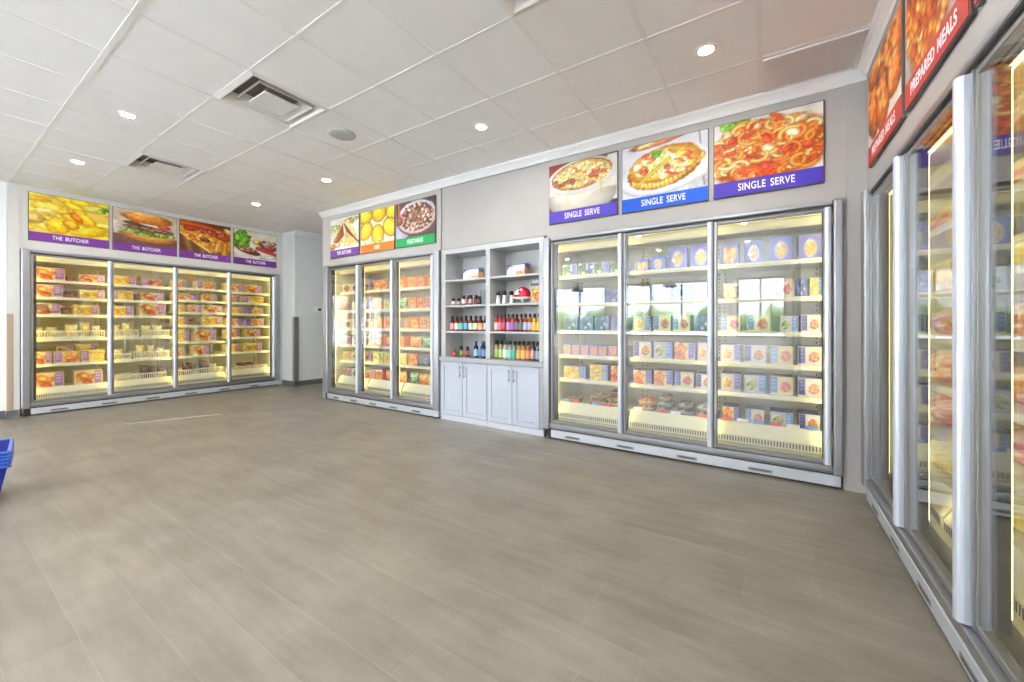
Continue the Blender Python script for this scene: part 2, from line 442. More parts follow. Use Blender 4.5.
def make_sign(pic, text, band, w, h, loc, rz, label, bandh=0.115, tsize=0.075, right_shift=0.0, lstretch=.68):
    root = empty('poster_sign', loc, rz); tag(root, label, 'sign', 'food poster signs over the freezer doors')
    b = MB(); b.box(0, w, -0.018, -0.002, 0, h, M_signedge, 0.003, 1); b.build('frame', root)
    o = bpy.data.objects.new('food_picture', pic_mesh('food_picture', pic, w - .014, h - .014 - bandh)); COL.objects.link(o)
    o.parent = root; o.location = (.007, -0.0195, bandh + .007)
    bm_ = MB(); bm_.box(.007, w - .007, -0.0215, -0.018, .007, bandh + .008, mat('band_%d_%d_%d' % band, tuple(int(v * .82) for v in band), 0.5, spec=.2)); bm_.build('title_band', root)
    text_obj(text, tsize, root, M_letter, w * .5 + right_shift, bandh * .5 + .007, -0.0222, stretch=lstretch)
    return root

# ------------------------------------------------------------------ small printed packs (unit size, scaled per copy)
def pack_pic(bg, food, panel, side, seed, shape='blob', extra=None):
    p = Pic(22, 16, bg, seed, 1.4)
    if panel:
        x0, x1 = (.98, 1.36) if side == 'R' else (.04, .42)
        p.rect(x0, x1, .1, .95, panel, .2)
        for k in range(3): p.rect(x0 + .08, x1 - .1, .74 - .2 * k, .8 - .2 * k, tuple(min(255, c + 70) for c in panel))
    cx = .48 if side == 'R' else .94
    if not panel: cx = .7
    if shape == 'bowl':
        p.ell(cx, .45, .42, .4, (244, 240, 232), 0, .1); p.ell(cx, .45, .33, .3, food[0], 0, .2)
        p.bits(cx, .45, .26, .24, 16, .1, food)
    else:
        p.bits(cx, .44, .42, .34, 20, .24, food)
    if extra: p.rect(*extra)
    return p
def pack_mesh(name, pic, side_col, m):
    me_f = pic_mesh(name, pic, 1, 1, 0.0, m)
    bm = bmesh.new(); bm.from_mesh(me_f)
    lay = bm.verts.layers.float_color['Col']
    for v in bm.verts: v.co.x -= .5
    sc = tuple(lin(side_col)) + (1,)
    def q(*ps):
        vs = []
        for p in ps:
            v = bm.verts.new(p); v[lay] = sc; vs.append(v)
        bm.faces.new(vs)
    a = .5
    q((-a, 1, 0), (-a, 0, 0), (-a, 0, 1), (-a, 1, 1)); q((a, 0, 0), (a, 1, 0), (a, 1, 1), (a, 0, 1))
    q((-a, 0, 1), (a, 0, 1), (a, 1, 1), (-a, 1, 1)); q((-a, 1, 0), (a, 1, 0), (a, 0, 0), (-a, 0, 0)); q((a, 1, 0), (-a, 1, 0), (-a, 1, 1), (a, 1, 1))
    bm.to_mesh(me_f); bm.free()
    return me_f
def bag_mesh(name, cols, seed):
    """a filled film bag: a pillow with crimped ends and a lumpy printed skin"""
    r = np.random.RandomState(seed); bm = bmesh.new()
    lay = bm.verts.layers.float_color.new('Col')
    nx, nz = 12, 12; grid = {}
    for s in (0, 1):
        for i in range(nx + 1):
            for j in range(nz + 1):
                u, v = i / nx, j / nz
                t = max(0, math.sin(PI * u) ** .45 * math.sin(PI * v) ** .5)
                if s == 1 and (i in (0, nx) or j in (0, nz)):
                    grid[s, i, j] = grid[0, i, j]; continue
                d = .5 * t * (1 + .22 * (r.rand() - .5))
                vt = bm.verts.new((u - .5 + .03 * (r.rand() - .5), .5 + (-d if s == 0 else d), v * (1 - .05 * math.sin(PI * u)) if v > .5 else v))
                a = cols[0] if (v < .62) else cols[1]
                if r.rand() < .3: a = cols[r.randint(len(cols))]
                vt[lay] = tuple(lin(a)) + (1,); grid[s, i, j] = vt
    for s in (0, 1):
        for i in range(nx):
            for j in range(nz):
                vs = [grid[s, i, j], grid[s, i + 1, j], grid[s, i + 1, j + 1], grid[s, i, j + 1]]
                if s: vs = vs[::-1]
                f = bm.faces.new(vs); f.smooth = True
    me = bpy.data.meshes.new(name); bm.to_mesh(me); bm.free(); me.materials.append(M_bagm)
    return me
def flat_mesh(name, top, side, seed):
    """a shallow shrink-wrapped tray pack with a domed filling and a lip"""
    r = np.random.RandomState(seed); bm = bmesh.new(); lay = bm.verts.layers.float_color.new('Col')
    prof = [(.40, 0.0, 0), (.47, .45, 0), (.5, .5, 0), (.5, .56, 0), (.45, .62, 1), (.32, .9, 1), (.16, 1.0, 1)]
    rings = []; n = 20
    for rr, z, k in prof:
        ring = []
        for i in range(n):
            a = 2 * PI * (i + .5) / n; c, s = math.cos(a), math.sin(a)
            q = (abs(c) ** 5 + abs(s) ** 5) ** (-1 / 5.)
            v = bm.verts.new((rr * q * c, .5 + rr * q * s, z * (1 + (.12 * (r.rand() - .5) if k else 0))))
            col = top[r.randint(len(top))] if k else side
            v[lay] = tuple(lin(col)) + (1,); ring.append(v)
        rings.append(ring)
    for a, b in zip(rings, rings[1:]):
        for i in range(n):
            f = bm.faces.new((a[i], a[(i + 1) % n], b[(i + 1) % n], b[i])); f.smooth = True
    bm.faces.new(rings[0][::-1]); bm.faces.new(rings[-1])
    me = bpy.data.meshes.new(name); bm.to_mesh(me); bm.free(); me.materials.append(M_bagm)
    return me

WHITE = (244, 230, 180); YEL = (246, 226, 150); PURP = (178, 142, 190); BLUE = (112, 118, 206); DBLUE = (70, 72, 150); SKY = (120, 160, 220)
ORA = [(240, 140, 30), (250, 176, 50), (220, 100, 24), (246, 200, 90)]
GOLD = [(250, 200, 40), (246, 180, 30), (252, 220, 100)]
RED = [(206, 80, 40), (230, 120, 60), (180, 60, 34), (240, 170, 100)]
BRN = [(160, 90, 46), (190, 120, 60), (130, 70, 36), (220, 160, 90)]
GRN = [(120, 170, 60), (200, 200, 90), (90, 140, 50), (240, 230, 160)]
MIX = [(230, 130, 60), (120, 170, 60), (240, 210, 120), (200, 70, 50)]
PNK = [(226, 130, 110), (240, 170, 150), (206, 90, 80)]
PASTA = [(246, 200, 110), (236, 160, 70), (250, 220, 160), (206, 110, 60)]
K = {}
def kind(key, name, look, me): K[key] = (name, look, me)
def carton(key, look, bg, food, panel, side, seed, shape='blob', side_col=None):
    kind(key, 'frozen_food_carton', look, pack_mesh('carton_' + key, pack_pic(bg, food, panel, side, seed, shape), side_col or panel or bg, M_print))
carton('cr', 'carton picturing orange crumbed chicken', WHITE, ORA, PURP, 'R', 1, side_col=YEL)
carton('cl', 'carton with panel beside orange chicken', WHITE, ORA, PURP, 'L', 2, side_col=YEL)
carton('gr', 'yellow carton picturing golden chicken', YEL, GOLD, PURP, 'R', 3, side_col=YEL)
carton('gl', 'yellow carton with purple panel first', YEL, GOLD, PURP, 'L', 4, side_col=YEL)
carton('mr', 'pale carton picturing red meat', WHITE, RED, PURP, 'R', 5, side_col=YEL)
carton('ml', 'purple panelled carton picturing red meat', WHITE, RED, PURP, 'L', 6, side_col=YEL)
carton('sr', 'pale carton picturing brown sausages', WHITE, BRN, PURP, 'R', 7, side_col=YEL)
carton('pp', 'lilac carton end', PURP, [(190, 150, 210), (140, 100, 170)], None, 'R', 8)
carton('o1', 'orange carton of crumbed snacks', (246, 178, 70), ORA, None, 'R', 9, side_col=(236, 130, 40))
carton('o2', 'orange and white carton of snacks', (250, 214, 150), ORA, (240, 120, 40), 'L', 10, side_col=(236, 130, 40))
carton('o3', 'bright orange upright carton', (240, 140, 40), [(250, 190, 80), (226, 90, 20)], None, 'R', 11)
carton('k1', 'pink panelled carton of snacks', (246, 230, 190), ORA, (226, 110, 150), 'L', 12)
carton('y1', 'yellow green carton of snacks', (240, 232, 160), GRN, None, 'R', 13)
carton('t1', 'cream carton picturing toasties', (244, 234, 190), BRN, None, 'R', 14)
carton('t2', 'cream carton picturing browned pastries', (240, 226, 170), BRN, (140, 110, 160), 'R', 15)
carton('w1', 'white violet carton picturing greens', (240, 238, 220), GRN, BLUE, 'R', 16, side_col=(200, 196, 220))
carton('b1', 'tall blue carton picturing orange meal', BLUE, ORA, None, 'R', 17, 'blob', DBLUE)
carton('b2', 'tall blue carton picturing yellow meal', BLUE, PASTA, None, 'R', 18, 'bowl', DBLUE)
carton('b3', 'tall blue carton picturing golden bake', (126, 124, 206), GOLD, None, 'R', 19, 'bowl', DBLUE)
carton('br', 'blue carton picturing pasta bowl', (214, 208, 216), PASTA, BLUE, 'R', 20, 'bowl', DBLUE)
carton('bl', 'blue carton picturing red bowl', WHITE, RED, BLUE, 'L', 21, 'bowl', DBLUE)
carton('bm', 'dark blue carton picturing mixed bowl', (232, 226, 220), MIX, DBLUE, 'L', 22, 'bowl', DBLUE)
carton('bg', 'blue carton picturing green bowl', (214, 208, 216), GRN, SKY, 'R', 23, 'bowl', DBLUE)
carton('bp', 'blue carton picturing pink salmon', WHITE, PNK, SKY, 'L', 24, 'bowl', DBLUE)
carton('bo', 'blue carton picturing orange pastry', (250, 214, 150), ORA, BLUE, 'R', 25, 'blob', DBLUE)
carton('by', 'yellow carton with blue edge', (246, 216, 120), GOLD, SKY, 'R', 26, 'blob', DBLUE)
carton('bd', 'plain blue carton with dark print', (120, 130, 190), [(70, 76, 140), (160, 170, 220), (96, 104, 170)], None, 'R', 27, 'blob', DBLUE)
carton('lv', 'lavender carton with orange stripe', (178, 176, 216), [(240, 140, 80), (236, 120, 60)], None, 'R', 28, 'blob', (160, 158, 206))
carton('gy', 'wide dark grey carton', (128, 140, 150), [(110, 122, 134), (146, 158, 166)], None, 'R', 29)
kind('bn', 'brown_carton', 'plain brown carton set back', pack_mesh('carton_bn', pack_pic((160, 106, 60), [(140, 90, 50), (176, 120, 74)], None, 'R', 30), (150, 100, 58), M_print))
kind('ybag', 'frozen_food_bag', 'yellow film bag', bag_mesh('bag_y', [(248, 222, 96), (240, 232, 170), (236, 196, 60), (200, 190, 90)], 1))
kind('pbag', 'frozen_food_bag', 'pale clear film bag', bag_mesh('bag_p', [(240, 228, 160), (232, 226, 190), (206, 190, 120), (190, 170, 190)], 2))
kind('dbag', 'frozen_food_bag', 'dark brown film bag', bag_mesh('bag_d', [(96, 66, 50), (130, 96, 70), (150, 120, 100), (70, 50, 44)], 3))
kind('gbag', 'frozen_food_bag', 'green film bag', bag_mesh('bag_g', [(96, 150, 90), (170, 210, 160), (120, 180, 110), (220, 230, 190)], 4))
kind('obag', 'frozen_food_bag', 'orange film bag', bag_mesh('bag_o', [(238, 140, 50), (246, 206, 120), (226, 90, 40), (250, 226, 180)], 5))
kind('rbag', 'frozen_food_bag', 'pink and red film bag', bag_mesh('bag_r', [(214, 96, 70), (240, 190, 160), (190, 60, 50), (250, 226, 190)], 6))
kind('brp', 'tray_pack', 'brown wrapped tray pack', flat_mesh('flat_b', [(190, 150, 100), (160, 116, 74), (214, 180, 130)], (214, 200, 160), 1))
kind('orp', 'tray_pack', 'orange wrapped tray pack', flat_mesh('flat_o', [(226, 140, 60), (206, 96, 40), (240, 190, 110)], (236, 226, 196), 2))
kind('grp', 'tray_pack', 'grey wrapped tray pack', flat_mesh('flat_g', [(150, 146, 140), (190, 190, 190), (206, 200, 190), (130, 116, 104)], (200, 200, 196), 3))
kind('rdp', 'tray_pack', 'red wrapped meat tray pack', flat_mesh('flat_r', [(190, 84, 60), (160, 60, 44), (226, 150, 110)], (230, 214, 180), 4))
kind('dkp', 'tray_pack', 'dark wrapped meat tray pack', flat_mesh('flat_d', [(110, 70, 56), (84, 54, 44), (150, 110, 90)], (150, 130, 110), 5))

def basket_mesh(w, d, h):
    b = MB(); t = .006
    b.box(0, w, 0, d, 0, t, M_plastic)
    b.box(0, w, 0, t, t, h * .22, M_plastic); b.box(0, w, -.004, t, h * .82, h, M_plastic)
    b.box(0, t, t, d, t, h, M_plastic); b.box(w - t, w, t, d, t, h, M_plastic); b.box(t, w - t, d - t, d, t, h, M_plastic)
    n = max(4, int(w / .026))
    for k in range(n + 1):
        x = t + (w - 2 * t) * k / n
        b.box(max(0, x - .005), min(w, x + .005), 0, t, h * .22, h * .82, M_plastic)
    return b.mesh('display_basket')

fzs = {}
class Freezer:
    """local x runs along the front as one faces it, y into the wall, z up"""
    def __init__(s, loc, rz, W, H, edges, signs, where, label, group, shelves, setback=.19, led=None):
        s.W, s.H, s.edges, s.signs, s.where, s.group = W, H, edges, signs, where, group
        s.shelves, s.setback, s.led = shelves, setback, led or M_ledB
        s.M = Matrix.Translation(loc) @ Matrix.Rotation(rz, 4, 'Z'); s.loc, s.rz = loc, rz
        s.root = empty('display_freezer', loc, rz)
        tag(s.root, label, 'freezer', 'glass door display freezers')
        s.rows = {}
        s.body()
    def body(s):
        R, W, H, E = s.root, s.W, s.H, s.edges
        D = .84; x0, x1 = E[0], E[-1]
        top = H - .045
        b = MB()
        b.box(.012, .045, .05, D, .02, H - .01, M_liner); b.box(W - .045, W - .012, .05, D, .02, H - .01, M_liner)
        b.box(.045, W - .045, D - .03, D, .02, H - .01, M_liner); b.box(.045, W - .045, .05, D - .03, H - .05, H - .01, M_liner)
        b.box(.045, W - .045, .10, D - .03, .02, .19, M_liner)
        b.build('cabinet_body', R)
        # outer frame
        b = MB()
        b.box(0, x0 - .004, -.045, .05, .10, H, M_alu, .012, 3)
        b.box(x1 + .004, W, -.045, .05, .10, H, M_alu, .012, 3)
        b.box(x0 - .004, x1 + .004, -.02, .05, H - .032, H - .001, M_alu, .004, 1)
        b.box(x0 - .004, x1 + .004, .0, .05, H - .05, H - .032, M_gasket)
        b.box(x0 - .004, x1 + .004, -.035, .05, .122, .164, M_alu, .006, 2)
        b.build('frame', R)
        b = MB(); b.box(.01, W - .01, -.02, .04, .098, .121, M_gasket); b.box(.0, W, -.03, -.02, .112, .118, M_alu); b.build('rail_groove', R)
        b = MB(); b.box(.085, W - .01, -.028, .03, .016, .097, M_kick, .004, 1)
        n = int(W / .5)
        for k in range(n):
            xx = .25 + k * (W - .3) / n
            b.box(xx, xx + .16, -.0295, -.027, .034, .058, M_alu_grey)
            b.box(xx + .02, xx + .14, -.0302, -.029, .043, .049, M_gasket)
        b.build('kick_plate', R)
        for xx in (.03, W - .08):
            b = MB(); b.box(xx, xx + .05, -.01, .04, 0, .0155 if xx > .1 else .09, M_black); b.build('foot', R)
        # doors
        for k in range(len(E) - 1):
            a, c = E[k] + .003, E[k + 1] - .003; z0, z1 = .166, H - .052
            b = MB(); f = .022
            b.box(a, a + f, -.006, .024, z0, z1, M_alu_grey, .003, 1); b.box(c - f, c, -.006, .024, z0, z1, M_alu_grey, .003, 1)
            b.box(a + f, c - f, -.006, .024, z1 - f, z1, M_alu_grey, .003, 1); b.box(a + f, c - f, -.006, .024, z0, z0 + f * 1.3, M_alu_grey, .003, 1)
            d = b.build('door', R)
            b = MB(); b.box(a + f - .004, c - f + .004, -.003, .003, z0 + f, z1 - f + .004, M_glass); b.build('glass_pane', d)
            b = MB()
            hw = .046; xh = c - hw
            pts = [(xh, -.0065), (xh, -.028)] + [(xh + hw / 2 - hw / 2 * math.cos(PI * q / 8), -.028 - .020 * math.sin(PI * q / 8)) for q in range(1, 8)] + [(xh + hw, -.028), (xh + hw, -.0065)]
            b.prism(pts, 'z', z0 + .004, z1 - .002, M_handle); b.build('handle', d)
            b = MB(); b.box(a + .0, a + .014, -.013, -.0065, z0, z1, M_alu); b.box(a, a + .006, .0245, .029, z0, z1, M_gasket); b.build('hinge_stile', d)
        # mullions and led strips
        for k, e in enumerate(E):
            xm = min(max(e, x0 + .03), x1 - .03)
            b = MB(); b.box(xm - .022, xm + .022, .034, .072, .19, H - .055, M_mullion, .003, 1); mu = b.build('mullion', R)
            b = MB(); b.box(xm - .0205, xm + .0205, .0723, .0738, .24, H - .08, s.led); b.build('light_strip', mu)
        b = MB(); b.prism([(.20, H - .052), (.20, H - .10), (.215, H - .12), (.23, H - .12), (.23, H - .052)], 'x', .05, W - .05, M_shelf); b.build('air_canopy', R)
        b = MB(); b.prism([(.062, H - .0505), (.062, H - .07), (.10, H - .0505)], 'x', .06, W - .06, M_mullion); lt = b.build('added_top_light', R)  # extra lamp added to even out the light on upper shelves
        b = MB(); b.prism([(.064, H - .0705), (.102, H - .0508), (.1025, H - .0515), (.0645, H - .0712)], 'x', .07, W - .07, M_top); b.build('light_strip', lt)
        # shelves, uprights, deck
        for k in range(len(E) - 1):
            a, c = max(E[k], .05) + .012, min(E[k + 1], W - .05) - .012
            for z in s.shelves[k][:-1]:
                b = MB(); b.box(a, c, s.setback, .70, z - .018, z, M_shelf)
                b.box(a, c, s.setback - .012, s.setback - .001, z - .036, z + .004, M_shelf, .002, 1)
                b.build('shelf', R)
            z = s.shelves[k][-1]
            b = MB(); b.box(a, c, s.setback, .72, z - .03, z, M_shelf)
            b.prism([(s.setback - .002, z + .02), (s.setback - .06, .262), (s.setback - .06, .195), (s.setback - .002, .195)], 'x', a, c, M_plastic)
            b.build('bottom_deck', R)
            if len(s.edges) == 4 and s.W < 2.5:
                for q in range(6):
                    xx = a + .03 + q * (c - a - .05) / 6
                    if (k + q) % 3 != 2 or k == 2:
                        b = MB(); b.box(xx, xx + .085, s.setback - .0145, s.setback - .0025, z + .021, z + .048, [M_tag_blue, M_tag_white, M_tag_red][(q * 2 + k) % 3]); b.build('price_tag', R)
            b = MB(); b.box(a, c, s.setback - .066, s.setback - .0605, .20, .262, M_plastic)
            n = int((c - a) / .021)
            for q in range(n):
                xx = a + .012 + q * (c - a - .02) / n
                b.box(xx, xx + .008, s.setback - .068, s.setback - .0655, .212, .250, M_slot)
            b.build('intake_grille', R)
            for xx in (a + .002, c - .022):
                b = MB(); b.box(xx, xx + .02, .765, .785, .3, H - .1, M_liner)
                for q in range(40): b.box(xx + .005, xx + .015, .762, .7655, .32 + q * (H - .45) / 40, .338 + q * (H - .45) / 40, M_slot)
                b.build('shelf_upright', R)
            for z in s.shelves[k]:
                for q in range(2):
                    xx = a + (c - a) * (.2 + .5 * q + .1 * rnd.random())
                    if rnd.random() < .45:
                        b = MB(); b.box(xx, xx + .06, s.setback - .0145, s.setback - .0122, z - .032, z - .004, M_tag_white); b.build('price_tag', R)
    def put(s, door, row, items, tray=None):
        """items: (x_from, x_to as shares of the door, height, kind[, depth, stand-off, lift])"""
        z = s.shelves[door][row]
        a, c = max(s.edges[door], .05) + .03, min(s.edges[door + 1], s.W - .05) - .03
        L = c - a
        if tray is not None:
            for (f0, f1, h) in tray:
                me = basket_mesh((f1 - f0) * L - .006, .40, h)
                o = bpy.data.objects.new('display_basket', me); COL.objects.link(o)
                o.matrix_world = s.M @ Matrix.Translation((a + f0 * L + .003, s.setback + .012, z + .0012))
                s.rows.setdefault((door, row, 'display_basket'), []).append((f0, o, 'cream slotted plastic basket'))
        for it in items:
            f0, f1, h, k = it[:4]
            dep = it[4] if len(it) > 4 else .22
            off = it[5] if len(it) > 5 else .02 + .02 * rnd.random()
            up = it[6] if len(it) > 6 else 0.0
            nm, look, me = K[k]
            o = bpy.data.objects.new(nm, me); COL.objects.link(o)
            w = max(.03, (f1 - f0) * L - .008)
            if s is fzs.get('A') and up == 0 and nm == 'frozen_food_carton': h *= 1.12
            if s is fzs.get('A') and nm == 'frozen_food_bag': h *= 1.28; dep *= 1.3
            o.matrix_world = s.M @ Matrix.Translation((a + (f0 + f1) / 2 * L, s.setback + off, z + .0015 + up)) @ Matrix.Diagonal((w, dep, h, 1))
            s.rows.setdefault((door, row, nm), []).append((f0 + up * .001, o, look))
    def label(s):
        ordn = ['top', 'second', 'third', 'fourth', 'fifth', 'sixth', 'seventh']
        cnt = ['', 'second', 'third', 'fourth', 'fifth', 'sixth', 'seventh', 'eighth', 'ninth', 'tenth']
        cats = {'frozen_food_carton': 'carton', 'brown_carton': 'carton', 'frozen_food_bag': 'bag', 'tray_pack': 'food pack', 'display_basket': 'basket'}
        for (door, row, nm), lst in s.rows.items():
            lst.sort(key=lambda q: -q[0]); n = len(lst)
            rown = 'bottom' if row == len(s.shelves[door]) - 1 else ordn[row]
            for i, (f, o, look) in enumerate(lst):
                if n == 1: pos = ''
                elif i == 0: pos = ' beside the handle'
                elif i == n - 1: pos = ' at the hinge side'
                else: pos = ' %s from the handle' % cnt[i]
                t = '%s%s, %s shelf under the %s sign' % (look, pos, rown, s.signs[door])
                tag(o, t, cats[nm], {'carton': 'cartons in the ', 'bag': 'bags in the ', 'food pack': 'packs in the ', 'basket': 'baskets in the '}[cats[nm]] + s.where)

# ------------------------------------------------------------------ room shell
def floor_mat():
    m = bpy.data.materials.new('plank_floor'); m.use_nodes = True   # planks with a random shift per row
    nt = m.node_tree; b = nt.nodes['Principled BSDF']; N = nt.nodes.new; Lk = nt.links.new
    tc0 = N('ShaderNodeTexCoord'); sx = N('ShaderNodeSeparateXYZ'); Lk(tc0.outputs['Object'], sx.inputs[0])
    def M1(op, a, b=None):
        n = N('ShaderNodeMath'); n.operation = op
        for k, v in enumerate((a, b)):
            if v is None: continue
            if isinstance(v, (int, float)): n.inputs[k].default_value = v
            else: Lk(v, n.inputs[k])
        return n.outputs[0]
    row = M1('FLOOR', M1('DIVIDE', sx.outputs['Y'], .18))
    sh = M1('MULTIPLY', M1('FRACT', M1('MULTIPLY', M1('SINE', M1('MULTIPLY', row, 12.9898)), 437.585)), 1.22)
    cx = N('ShaderNodeCombineXYZ'); Lk(M1('ADD', sx.outputs['X'], sh), cx.inputs[0]); Lk(sx.outputs['Y'], cx.inputs[1]); Lk(M1('MULTIPLY', row, 3.7), cx.inputs[2])
    class TC: outputs = {'Object': cx.outputs[0]}
    tc = TC
    br = N('ShaderNodeTexBrick'); br.inputs['Scale'].default_value = 1.0
    br.inputs['Brick Width'].default_value = 1.22; br.inputs['Row Height'].default_value = .18
    br.inputs['Mortar Size'].default_value = .0017; br.inputs['Mortar Smooth'].default_value = .3
    br.offset = 0.0
    br.inputs['Color1'].default_value = lin((141, 134, 121)) + (1,); br.inputs['Color2'].default_value = lin((134, 127, 114)) + (1,)
    br.inputs['Mortar'].default_value = lin((150, 144, 133)) + (1,)
    Lk(tc.outputs['Object'], br.inputs['Vector'])
    mp = N('ShaderNodeMapping'); mp.inputs['Scale'].default_value = (1.1, 7, 1); Lk(tc.outputs['Object'], mp.inputs['Vector'])
    n1 = N('ShaderNodeTexNoise'); n1.inputs['Scale'].default_value = 2.2; n1.inputs['Detail'].default_value = 7; n1.inputs['Roughness'].default_value = .62
    Lk(mp.outputs['Vector'], n1.inputs['Vector'])
    n2 = N('ShaderNodeTexNoise'); n2.inputs['Scale'].default_value = 2.6; n2.inputs['Detail'].default_value = 5
    Lk(tc0.outputs['Object'], n2.inputs['Vector'])
    r1 = N('ShaderNodeValToRGB'); r1.color_ramp.elements[0].position = .3; r1.color_ramp.elements[1].position = .72
    r1.color_ramp.elements[0].color = (.79, .78, .76, 1); r1.color_ramp.elements[1].color = (1.08, 1.08, 1.08, 1)
    Lk(n1.outputs['Fac'], r1.inputs['Fac'])
    r2 = N('ShaderNodeValToRGB'); r2.color_ramp.elements[0].position = .35; r2.color_ramp.elements[1].position = .65
    r2.color_ramp.elements[0].color = (.84, .83, .82, 1); r2.color_ramp.elements[1].color = (1.06, 1.06, 1.05, 1)
    Lk(n2.outputs['Fac'], r2.inputs['Fac'])
    m1 = N('ShaderNodeMix'); m1.data_type = 'RGBA'; m1.blend_type = 'MULTIPLY'; m1.inputs[0].default_value = 1
    m2 = N('ShaderNodeMix'); m2.data_type = 'RGBA'; m2.blend_type = 'MULTIPLY'; m2.inputs[0].default_value = 1
    Lk(br.outputs['Color'], m1.inputs[6]); Lk(r1.outputs['Color'], m1.inputs[7])
    Lk(m1.outputs[2], m2.inputs[6]); Lk(r2.outputs['Color'], m2.inputs[7])
    Lk(m2.outputs[2], b.inputs['Base Color'])
    b.inputs['Roughness'].default_value = .36; b.inputs['Specular IOR Level'].default_value = .45
    bp = N('ShaderNodeBump'); bp.inputs['Strength'].default_value = .12; bp.inputs['Distance'].default_value = .003
    Lk(n1.outputs['Fac'], bp.inputs['Height']); Lk(bp.outputs['Normal'], b.inputs['Normal'])
    return m

YF = -6.50     # storefront wall
ADDED_LWINS = [(-6.2, -4.3), (-4.2, -2.3)]  # invented left wall windows, added to bring daylight into the room
ADDED_RWINS = [(-6.2, -4.3), (-4.2, -2.4)]  # invented right wall windows, likewise added for daylight
b = MB(); b.box(-9.3, 1.7, YF - .15, 6.0, -.12, 0, floor_mat()); struct(b, 'floor')

# ceiling: lay-in tiles, tees, slab above
VENTS = [(-3.693, 1.335), (-6.133, 1.335), (-1.253, 1.335)]
X0, Y0, T = -3.083, 1.335, .61
b = MB()
xs = [X0 + i * T for i in range(-10, 9)]; ys = [Y0 + j * T for j in range(-14, 9)]
for x in xs[:-1]:
    for y in ys[:-1]:
        if any(abs(x - vx) < .01 and abs(y - vy) < .01 for vx, vy in VENTS): continue
        if y + T < YF - .2 or y > 5.9: continue
        b.quad([(x, y, CEIL), (x, y + T, CEIL), (x + T, y + T, CEIL), (x + T, y, CEIL)], M_tile)
for x in xs:
    w = .015 if abs(x - (X0 + 5 * T)) < .01 else .012
    b.box(x - w, x + w, YF - .1, 5.9, CEIL - .003, CEIL + .02, M_tee)
for y in ys:
    w = .017 if abs(y - (Y0 - T)) < .01 else .012
    b.box(-9.2, 1.6, y - w, y + w, CEIL - .0032, CEIL + .02, M_tee)
b.box(-9.3, 1.7, YF - .15, 6.0, CEIL + .25, CEIL + .4, M_white)  # unseen roof slab added to keep outside light from leaking in
struct(b, 'ceiling')

# wall_back (long freezer wall, y = 3.70)
b = MB()
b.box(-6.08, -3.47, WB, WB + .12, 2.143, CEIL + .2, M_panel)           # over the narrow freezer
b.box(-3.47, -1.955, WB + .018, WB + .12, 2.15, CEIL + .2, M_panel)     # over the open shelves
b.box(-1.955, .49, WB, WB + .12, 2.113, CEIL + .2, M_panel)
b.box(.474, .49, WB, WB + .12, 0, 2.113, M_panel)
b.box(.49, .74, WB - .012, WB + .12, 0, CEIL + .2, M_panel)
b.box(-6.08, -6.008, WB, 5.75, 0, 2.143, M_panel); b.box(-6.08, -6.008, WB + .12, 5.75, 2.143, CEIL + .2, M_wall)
b.box(-6.0, 1.65, 5.3, 5.42, 0, CEIL + .2, M_wall)  # unseen outer wall, added to block light leaks around the freezers
struct(b, 'wall_back')
# wall_left (far freezer wall, x = -8.10)
b = MB()
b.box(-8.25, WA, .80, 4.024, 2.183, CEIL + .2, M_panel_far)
b.box(-8.25, WA + .012, .70, .80, 0, CEIL + .2, M_panel_far)
x = YF
for w0, w1 in ADDED_LWINS:
    b.box(-8.25, WA - .05, x, w0, 0, CEIL + .2, M_wall); b.box(-8.25, WA - .05, w0, w1, 0, .12, M_wall); b.box(-8.25, WA - .05, w0, w1, 2.62, CEIL + .2, M_wall); x = w1
b.box(-8.25, WA - .05, x, .70, 0, CEIL + .2, M_wall)
b.box(-8.25, WA, 4.05, 4.085, 0, CEIL + .2, M_panel_far); b.box(-8.25, WA, 4.024, 4.05, 0, CEIL + .2, M_panel_far)
b.box(-8.25, -7.64, 4.085, 5.75, 0, CEIL + .2, M_grey_wall)
b.box(-9.25, -9.1, .1, 5.75, 0, CEIL + .2, M_wall); b.box(-9.1, -8.25, .1, .2, 0, CEIL + .2, M_wall)  # unseen outer shell behind the far freezer, added against light leaks
b.box(-9.1, -6.0, 5.75, 5.9, 0, CEIL + .2, M_grey_wall)
struct(b, 'wall_left')
# wall_right (near freezer wall, x = .60)
b = MB()
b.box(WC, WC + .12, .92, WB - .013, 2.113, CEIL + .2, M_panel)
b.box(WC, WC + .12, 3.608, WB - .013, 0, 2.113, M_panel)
x = YF
for w0, w1 in ADDED_RWINS:
    b.box(WC, WC + .12, x, w0, 0, CEIL + .2, M_wall); b.box(WC, WC + .12, w0, w1, 0, .12, M_wall); b.box(WC, WC + .12, w0, w1, 2.62, CEIL + .2, M_wall); x = w1
b.box(WC, WC + .12, x, .92, 0, CEIL + .2, M_wall)
b.box(1.5, 1.62, .8, 5.3, 0, CEIL + .2, M_wall); b.box(WC + .12, 1.5, .8, .9, 0, CEIL + .2, M_wall)  # unseen outer shell behind the near freezer, added to shut out sky light
struct(b, 'wall_right')
